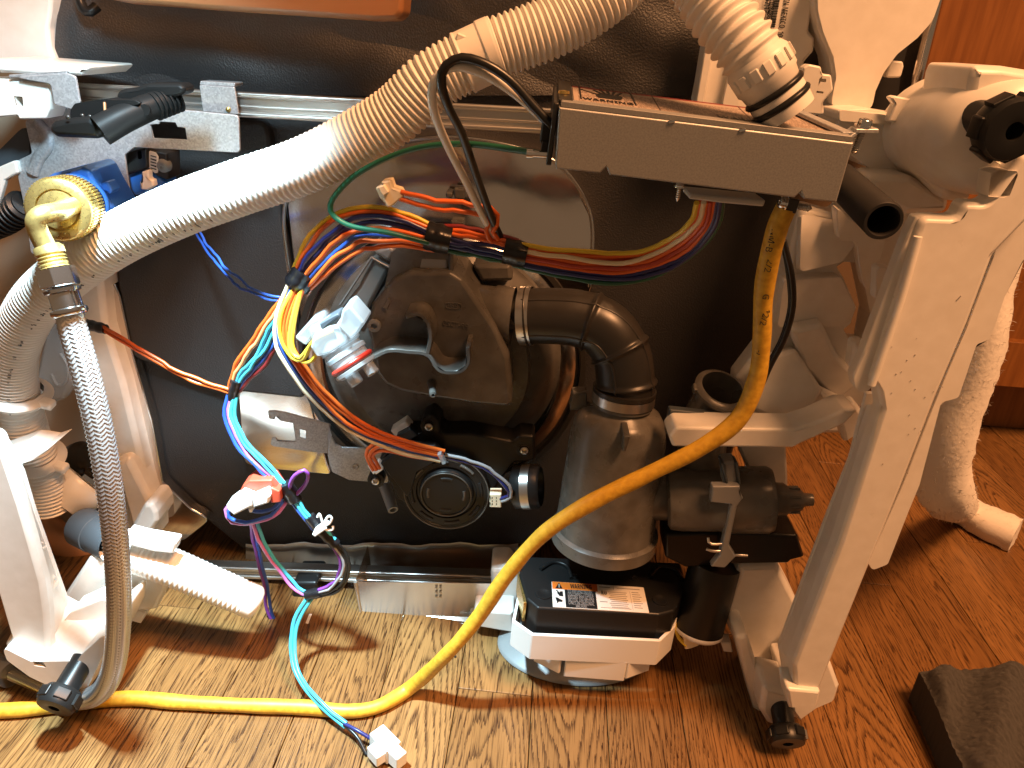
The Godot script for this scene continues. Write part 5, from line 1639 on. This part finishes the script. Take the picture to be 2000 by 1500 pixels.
	# lower harness
	var l := thing("lower_harness", "lower harness of cyan, blue and pink wires with loops, tape and plugs", "wire harness", P(565, 965, 0.11))
	bundle([455, 772, 0.104, 450, 812, 0.105, 476, 868, 0.108, 520, 915, 0.11, 562, 958, 0.11], [[1.4, 0.2, M.cyan], [0.4, 0.3, M.cyan], [-0.6, 0.1, M.pink, "pink wire"], [-1.5, 0.3, M.blue]], 0.0014, l, -1.0, -0.7)
	tape([556, 944, 0.112, 576, 978, 0.110], 0.0056, l, 0.7)
	wire("wire", [564, 956, 0.113, 574, 930, 0.116, 596, 918, 0.116, 602, 930, 0.115, 594, 950, 0.112, 576, 968, 0.111], 0.0014, M.purple, l, "small purple loop")
	bundle([556, 978, 0.11, 536, 1004, 0.112, 490, 1019, 0.113, 450, 1014, 0.113, 444, 996, 0.113, 452, 988, 0.112], [[0.5, 0, M.pink], [-0.4, 0.4, M.blue]], 0.0014, l, -1.0, -1.0)
	wire("wire", [552, 972, 0.112, 535, 992, 0.113, 508, 1000, 0.114, 490, 996, 0.114], 0.0014, M.blue, l)
	bundle([574, 974, 0.11, 596, 1006, 0.111, 622, 1030, 0.112, 650, 1056, 0.112], [[0.9, 0.1, M.cyan], [0.0, 0.3, M.cyan], [-0.9, 0.1, M.blue]], 0.0014, l, -1.0, -1.0)
	tape([604, 1008, 0.112, 628, 1036, 0.112, 656, 1064, 0.112], 0.0042, l, 0.8, "sleeve")
	bundle([652, 1060, 0.112, 672, 1086, 0.113, 674, 1120, 0.113, 654, 1148, 0.113, 614, 1162, 0.112], [[1.2, 0.1, M.black_w, "black wire"], [0.2, 0.2, M.black_w, "black wire"], [-0.8, 0.2, M.grey_w, "grey wire"], [-1.6, 0.0, M.purple]], 0.0013, l, -1.0, -0.7)
	bundle([498, 1022, 0.11, 514, 1062, 0.108, 548, 1112, 0.108, 580, 1150, 0.110, 606, 1162, 0.111], [[0.6, 0.0, M.cyan], [-0.5, 0.2, M.pink]], 0.0014, l, -1.0, -1.0)
	bundle([494, 1022, 0.108, 502, 1070, 0.09, 518, 1140, 0.075, 528, 1200, 0.07, 552, 1230, 0.07, 580, 1240, 0.07], [[0.5, 0.0, M.blue], [-0.5, 0.2, M.purple]], 0.0014, l, -1.0, -1.0)
	tape([598, 1163, 0.112, 624, 1157, 0.113], 0.0042, l, 0.8)
	bundle([606, 1166, 0.112, 582, 1205, 0.118, 572, 1258, 0.128, 584, 1320, 0.145, 628, 1376, 0.165, 676, 1416, 0.178], [[0.55, 0.0, M.cyan], [-0.55, 0.2, M.cyan]], 0.0015, l, -1.0, -1.0)
	wire("wire", [672, 1413, 0.178, 700, 1428, 0.184, 736, 1450, 0.188], 0.0013, M.navy, l)
	wire("wire", [672, 1415, 0.178, 698, 1440, 0.186, 716, 1474, 0.195], 0.0013, M.black_w, l)
	m = MB.new()
	plate(m, [464, 968, 474, 948, 486, 939, 530, 938, 546, 962, 547, 980, 530, 984, 526, 958, 500, 964, 494, 958, 486, 966, 468, 970], 0.118, 0.014, 0.001, 0.001)
	plate(m, [528, 952, 546, 960, 547, 982, 528, 984], 0.1205, 0.014, 0.001, 0.001)
	put("red_housing", m, M.red_part, l, "orange red connector housing")
	m = MB.new()
	plate(m, [441, 988, 470, 966, 490, 974, 492, 990, 456, 1008, 442, 996], 0.127, 0.012, 0.0015, 0.001)
	plate(m, [490, 974, 520, 961, 526, 972, 524, 984, 494, 994], 0.126, 0.010, 0.0015, 0.001)
	plate(m, [484, 992, 492, 994, 492, 1002, 486, 1003], 0.124, 0.006, 0.001, 0.001)
	put("white_plug", m, M.white_plain, l, "white plug beside red housing")
	m = MB.new()
	beam(m, P(615, 1040, 0.119), P(638, 1024, 0.119), 0.003, 0.009, 0.0008)
	tube(m, smooth(knots([620, 1010, 0.12, 624, 1004, 0.12, 636, 1034, 0.12, 650, 1034, 0.12, 650, 1028, 0.12]), 0.001), 0.0009, 8)
	tube(m, smooth(knots([633, 1022, 0.121, 642, 1008, 0.121, 648, 1012, 0.121, 644, 1022, 0.121, 636, 1026, 0.121]), 0.001), 0.0009, 8)
	put("push_clip", m, M.white_plain, l, "white push in cable clip")
	m = MB.new()
	plate(m, [568, 1222, 602, 1218, 604, 1246, 580, 1250, 565, 1246], 0.074, 0.012, 0.001, 0.001)
	plate(m, [574, 1218, 598, 1214, 600, 1222, 574, 1226], 0.07, 0.008, 0.001, 0.001)
	put("white_plug", m, M.white_plain, l, "white plug close to the floor")
	m = MB.new()
	for q in [[738, 1462, 766, 1442, 0.02, 0.013], [762, 1482, 782, 1466, 0.014, 0.011], [726, 1478, 750, 1462, 0.012, 0.009]]:
		beam(m, Y(q[0], q[1], 0.009), Y(q[2], q[3], 0.009), q[4], q[5], 0.0012, Vector3.UP)
	put("white_plug", m, M.white_plain, l, "white plug lying on the floor")
	# yellow cord
	var c := thing("power_cord", "thick yellow power cord from the control box down across the oak floor", "power cord", Y(600, 1380, 0.0))
	var pts := knots([1536, 404, 0.174, 1520, 440, 0.172, 1502, 510, 0.168, 1491, 580, 0.164, 1488, 660, 0.161, 1478, 740, 0.159, 1442, 818, 0.158, 1372, 872, 0.157, 1270, 924, 0.155, 1150, 984, 0.155, 1060, 1044, 0.154, 986, 1128, 0.152, 938, 1200, 0.150, 880, 1270, 0.150])
	for q in [[800, 1344, 0.0075], [738, 1380, 0.0048], [680, 1389, 0.0048], [600, 1382, 0.0048], [480, 1378, 0.0048], [360, 1372, 0.0048], [250, 1364, 0.0048], [150, 1374, 0.0048], [40, 1386, 0.0048], [-120, 1392, 0.0048]]: pts.append(Y(q[0], q[1], q[2]))
	m = MB.new()
	var fn := func(s: float) -> float: return 0.0052 + 0.00022 * sin(s * 60.0) + 0.00012 * sin(s * 190.0)
	tube(m, smooth(pts, 0.002), fn, 20)
	var cord := put("cord", m, M.cord_yellow, c)
	var pr := [[1507, 470, "NM-B"], [1503, 515, "12/2"], [1496, 580, "G"], [1494, 620, "12/2"], [1489, 680, "(UL)"]]
	for q in pr:
		var at := P(q[0], q[1], 0.1757 - (q[1] - 470) * 0.000052)
		letters(q[2], 0.0017, Transform3D(Basis(Vector3(0, 0, 1), deg_to_rad(-95)), at), M.print_black, cord, 0.0, "cord_print", false)
	var k2 := thing("thin_cable", "thin black cable curving down behind the yellow cord", "cable", P(1500, 740, 0.12))
	wire("cable", [1530, 470, 0.135, 1546, 540, 0.13, 1548, 600, 0.127, 1532, 660, 0.124, 1505, 712, 0.12, 1484, 760, 0.115], 0.0020, M.black_w, k2)
	wire("cable", [1528, 470, 0.13, 1540, 545, 0.127, 1542, 600, 0.124, 1526, 660, 0.121, 1498, 714, 0.117, 1480, 760, 0.112], 0.0012, M.black_w, k2)

# ---------- loose things
func build_small() -> void:
	var m := MB.new()
	# turbidity sensor
	var at := P(690, 712, 0.125)
	var g := thing("turbidity_sensor", "milky turbidity sensor with red ring and yellow leads, dangling over the pump housing", "sensor", at)
	var f := along(P(628, 620, 0.118), at, Vector3(0, 0, 1))
	var L := P(628, 620, 0.118).distance_to(at)
	lathe(m, [Vector2(0.0, L * 0.05), Vector2(0.012, L * 0.06), Vector2(0.0128, L * 0.2), Vector2(0.0130, L * 0.52), Vector2(0.0138, L * 0.54), Vector2(0.0138, L * 0.62), Vector2(0.0122, L * 0.64), Vector2(0.0122, L * 0.70), Vector2(0.0138, L * 0.73), Vector2(0.0138, L * 0.80), Vector2(0.0126, L * 0.82), Vector2(0.0126, L * 0.88)], f, 48)
	put("sensor_body", m, M.clear_milk, g)
	m = MB.new()
	var ring := PackedVector3Array()
	for k in 49: ring.append(f * Vector3(cos(TAU * k / 48.0) * 0.0130, L * 0.96, sin(TAU * k / 48.0) * 0.0130))
	tube(m, ring, 0.0017, 12, false)
	put("red_ring", m, M.red_ring, g)
	m = MB.new()
	lathe(m, [Vector2(0.0126, L * 0.88), Vector2(0.0126, L * 1.02), Vector2(0.0142, L * 1.04), Vector2(0.0140, L * 1.10), Vector2(0.011, L * 1.14), Vector2(0.0, L * 1.14)], f, 48)
	var fl := put("sensor_flange", m, M.clear_milk, g)
	for q in [[0.004, 0.003, 0.007], [-0.0085, 0.002, 0.006]]:
		m = MB.new()
		block(m, f * Transform3D(Basis(), Vector3(q[0], L * 1.22, q[1])), Vector3(q[2], L * 0.24, 0.008), 0.0015)
		put("sensor_foot", m, M.clear_milk, fl)
	m = MB.new()
	plate(m, [656, 634, 664, 625, 668, 606, 682, 596, 713, 632, 704, 644, 700, 650, 684, 664, 660, 640], 0.140, 0.02, 0.0015, 0.002)
	plate(m, [574, 661, 590, 644, 604, 628, 624, 619, 632, 630, 618, 652, 596, 676], 0.126, 0.018, 0.0015, 0.002)
	plate(m, [612, 656, 640, 640, 664, 636, 680, 668, 648, 690, 618, 698, 606, 680], 0.136, 0.015, 0.0015, 0.002)
	put("sensor_cap", m, M.clear_milk, g)
	m = MB.new()
	plate(m, [624, 632, 650, 617, 660, 612, 664, 618, 640, 636, 632, 644, 626, 641], 0.133, 0.012, 0.0008, 0.001)
	plate(m, [608, 650, 614, 646, 620, 652, 613, 656], 0.130, 0.01, 0.0005, 0.001)
	put("sensor_contact", m, M.grey_blue, g)
	# black clamp on the upper rail
	g = thing("spring_clamp", "black plastic spring clamp with ribbed handles gripping the upper rail", "clamp", P(190, 260, 0.2))
	m = MB.new()
	tube(m, smooth(knots([352, 188, 0.083, 300, 206, 0.097, 240, 232, 0.11, 196, 256, 0.118]), 0.0015), func(s: float) -> float: return 0.0068 + 0.0016 * s / 0.05 - 0.004 * pow(maxf(0, 1.0 - s / 0.005), 2.0), 24, true, 1.0)
	var hd := put("lower_handle", m, M.clamp_black, g)
	for k in 6:
		m = MB.new()
		var a := P(346 - k * 8.5, 192 + k * 3.2, 0.086 + k * 0.0023)
		var b := P(338 - k * 8.5, 195 + k * 3.2, 0.088 + k * 0.0023)
		tube(m, smooth(PackedVector3Array([a, a.lerp(b, 0.35)]), 0.0004), 0.0080, 24)
		put("grip_rib", m, M.clamp_black, hd)
	m = MB.new()
	lathe(m, [Vector2(0.003, -0.001), Vector2(0.003, 0.001), Vector2(0.0, 0.001)], Transform3D(Basis(Vector3.RIGHT, Vector3.BACK, Vector3.DOWN), P(284, 214, 0.108)), 20)
	put("pivot_hole", m, M.clamp_black, hd)
	m = MB.new()
	plate(m, [94, 246, 102, 238, 130, 232, 172, 228, 194, 242, 198, 258, 190, 272, 106, 268, 94, 258], 0.12, 0.016, 0.003, 0.004)
	put("lower_jaw", m, M.clamp_black, g)
	m = MB.new()
	plate(m, [138, 214, 146, 202, 206, 193, 216, 196, 262, 196, 274, 202, 200, 226, 180, 232, 136, 232], 0.111, 0.018, 0.002, 0.003)
	plate(m, [224, 192, 230, 178, 244, 173, 258, 173, 286, 163, 350, 163, 362, 172, 358, 184, 300, 200, 240, 200], 0.097, 0.014, 0.002, 0.004)
	put("upper_handle", m, M.clamp_black, g)
	m = MB.new()
	for q in [[132, 229], [160, 226], [175, 228]]:
		lathe(m, [Vector2(0.0012, 0), Vector2(0.0008, 0.0006), Vector2(0, 0.0007)], Transform3D(Basis(Vector3.RIGHT, Vector3.BACK, Vector3.DOWN), P(q[0], q[1], 0.1205 if q[0] < 150 else 0.1115)), 12)
	put("rivets", m, M.dark_iron, g).set_meta("kind", "stuff")
	m = MB.new()
	tube(m, smooth(knots([204, 247, 0.119, 206, 236, 0.117, 204, 200, 0.113]), 0.002), 0.0008, 8)
	put("spring_wire", m, M.tan_plastic, g)
	# black tube beside the box
	g = thing("black_tube", "short open black rubber tube pointing out below the control box's right end", "tube", P(1700, 400, 0.13))
	m = MB.new()
	var tf := along(P(1640, 350, 0.10), P(1726, 432, 0.178))
	var tl := P(1640, 350, 0.10).distance_to(P(1726, 432, 0.178))
	lathe(m, [Vector2(0.0095, 0.0), Vector2(0.0098, tl - 0.001), Vector2(0.0092, tl), Vector2(0.0078, tl), Vector2(0.0074, tl - 0.002), Vector2(0.0072, tl * 0.3), Vector2(0.0, tl * 0.3)], tf, 40)
	put("tube_wall", m, M.black_matte, g)
	# clear tray below the lower rail
	g = thing("drip_tray", "shiny drip tray edge mirroring the floor below the lower rail", "tray", P(820, 1215, 0.0))
	m = MB.new()
	var tw := PackedVector3Array([P(694, 1136, 0.060), P(962, 1140, 0.060), P(962, 1206, 0.053), P(706, 1200, 0.053), P(962, 1220, 0.058), P(708, 1214, 0.058)])
	m.face(tw[0], tw[1], tw[2], tw[3], Vector3(0, 0, 1))
	m.face(tw[3], tw[2], tw[4], tw[5], Vector3(0, 1, 1))
	m.face(tw[0], tw[3], tw[3] - Vector3(0, 0, 0.05), tw[0] - Vector3(0, 0, 0.05), Vector3(-1, 0, 0))
	put("tray_wall", m, M.tray_steel, g)
	m = MB.new()
	tube(m, smooth(PackedVector3Array([tw[0], tw[3], tw[5], tw[4]]), 0.003), 0.0016, 10)
	put("tray_rim", m, M.tray_steel, g)
	m = MB.new()
	for k in 3:
		for j in 2: lathe(m, [Vector2(0.0012, 0), Vector2(0.0011, 0.001), Vector2(0, 0.0014)], Transform3D(Basis(Vector3.RIGHT, Vector3.BACK, Vector3.DOWN), P(852 + j * 8, 1148 + k * 9, 0.0602 - k * 0.001)), 12)
	put("tray_dots", m, M.tray_steel, g).set_meta("kind", "stuff")
	g = thing("black_post", "short black post under the lower rail behind the wire loop", "post", P(590, 1200, 0.0))
	m = MB.new()
	plate(m, [572, 1138, 620, 1138, 612, 1200, 566, 1200], 0.042, 0.03, 0.002, 0.003)
	put("post_block", m, M.black, g)
	# tan moulding at the top
	g = thing("tan_moulding", "tan moulded plastic edge with rounded corner at the top of the view", "moulding", P(480, 20, 0.06))
	m = MB.new()
	plate(m, [150, -90, 800, -90, 788, 0, 786, 26, 772, 40, 730, 41, 600, 32, 420, 20, 260, 8, 170, -10], 0.055, 0.03, 0.003, 0.006)
	put("moulded_edge", m, M.tan_plastic, g)
	# insulation
	g = thing("insulation_blanket", "fluffy white insulation blanket hanging behind the right post onto the floor", "insulation", Y(1900, 1020, 0.0))
	m = MB.new()
	var noise := FastNoiseLite.new()
	noise.frequency = 60.0
	var ipk := knots([1940, 470, 0.10, 1912, 580, 0.10, 1906, 660, 0.10, 1890, 740, 0.10, 1856, 840, 0.098, 1838, 905, 0.09, 1846, 958, 0.075])
	for q in [[1880, 996, 0.017], [1935, 1025, 0.016], [1984, 1046, 0.016]]: ipk.append(Y(q[0], q[1], q[2]))
	tube(m, smooth(ipk, 0.003), func(s: float) -> float: return 0.0185 + 0.0012 * sin(s * 45.0), 40, true, 0.8)
	for i in m.v.size():
		m.v[i] += m.n[i] * (noise.get_noise_3dv(m.v[i]) * 0.0022 + noise.get_noise_3dv(m.v[i] * 4.0) * 0.0005)
		m.v[i].y = maxf(m.v[i].y, 0.001)
	put("blanket", m, M.wool, g)
	var fz := MB.new()
	for k in 2600:
		var i := rng.randi_range(0, m.v.size() - 1)
		var dir := (m.n[i] + Vector3(rng.randf_range(-1, 1), rng.randf_range(-1, 1), rng.randf_range(-1, 1)) * 0.9).normalized()
		var side := dir.cross(Vector3(rng.randf_range(-1, 1), 0.3, rng.randf_range(-1, 1))).normalized() * 0.00012
		var a := m.v[i] - m.n[i] * 0.0004
		var l := rng.randf_range(0.0015, 0.0045)
		var bend := m.n[i].cross(dir) * l * 0.5
		var f0 := fz.vert(a - side, dir); fz.vert(a + side, dir); fz.vert(a + dir * l * 0.6 + side + bend * 0.4, dir); fz.vert(a + dir * l * 0.6 - side + bend * 0.4, dir); fz.vert(a + dir * l + bend, dir)
		fz.quad(f0, f0 + 1, f0 + 2, f0 + 3)
		fz.tri(f0 + 3, f0 + 2, f0 + 4)
	put("fibres", fz, M.wool, g).set_meta("kind", "stuff")
	# foam
	g = thing("foam_block", "dark grey convoluted foam block lying on the floor at lower right", "foam", Y(1900, 1430, 0.0))
	var ht := 0.036
	var a0 := Y(1800, 1300, ht)
	var a1 := Y(2120, 1282, ht)
	var b0 := Y(1895, 1500, ht)
	var dirx := (a1 - a0)
	var dirz := (b0 - a0) * 1.9
	m = MB.new()
	var nn := 90
	var hgt := func(u: float, v: float) -> float:
		var e := minf(minf(u, v), 1.0)
		return 0.0075 * sin(u * 16.0 + v * 13.0 - 0.6) * smoothstep(0.0, 0.05, e + 0.012) - 0.006 * (1.0 - smoothstep(0.0, 0.05, e)) + noise.get_noise_2d(u * 0.3, v * 0.5) * 0.002
	for j in nn + 1:
		for i in nn + 1:
			var u := i / float(nn)
			var v := j / float(nn)
			var e := 0.004
			var p0: Vector3 = a0 + dirx * u + dirz * v + Vector3.UP * hgt.call(u, v)
			var dx: Vector3 = dirx * e + Vector3.UP * (hgt.call(u + e, v) - hgt.call(u, v))
			var dz: Vector3 = dirz * e + Vector3.UP * (hgt.call(u, v + e) - hgt.call(u, v))
			var no: Vector3 = dx.cross(dz)
			if no.y < 0: no = -no
			m.vert(p0, no.normalized())
	m.grid(0, nn + 1, nn + 1)
	for side in 2:
		var f2 := m.v.size()
		var out := -dirx.normalized() if side == 0 else -dirz.normalized()
		for j in nn + 1:
			var t := j / float(nn)
			var p0: Vector3 = (a0 + dirz * t + Vector3.UP * hgt.call(0.0, t)) if side == 0 else (a0 + dirx * t + Vector3.UP * hgt.call(t, 0.0))
			m.vert(p0, out)
			m.vert(Vector3(p0.x, 0.0005, p0.z) + out * noise.get_noise_2d(t * 0.6, side * 5.0) * 0.003, out)
		m.grid(f2, nn + 1, 2)
	put("foam", m, M.foam, g)
	# braided pipe and spring at the lower left edge
	g = thing("second_braided_hose", "braided hose with a wound spring end at the lower left corner behind the foot", "hose", Y(20, 1320, 0.0))
	m = MB.new()
	tube(m, smooth(knots([-50, 1262, 0.14, -8, 1306, 0.152, 22, 1318, 0.158]), 0.0006), func(s: float) -> float: return 0.0088 + 0.0004 * sin(s * 3800.0), 28)
	put("braided_end", m, M.rail_steel, g)
	m = MB.new()
	tube(m, smooth(knots([18, 1316, 0.157, 50, 1330, 0.164, 92, 1348, 0.172]), 0.0003), func(s: float) -> float: return 0.0034 + 0.0006 * sin(s * 4200.0), 20)
	put("spring", m, M.rail_steel, g)
	# crumbs of grit on the floor
	for q in [[889, 1283, 0.0012, "tiny dark crumb on the oak floor left of the yellow cord's bend"], [1945, 754, 0.004, "small pale scrap on the floor by the cabinet toe kick"]]:
		m = MB.new()
		lathe(m, [Vector2(0.0, 0.0), Vector2(q[2], q[2] * 0.4), Vector2(q[2] * 0.7, q[2] * 1.2), Vector2(0.0, q[2] * 1.4)], Transform3D(Basis(), Y(q[0], q[1], 0.0)), 8)
		g = thing("floor_crumb", q[3], "crumb", Y(q[0], q[1], 0.0))
		put("crumb", m, M.dark_iron if q[2] < 0.002 else M.ivory, g)
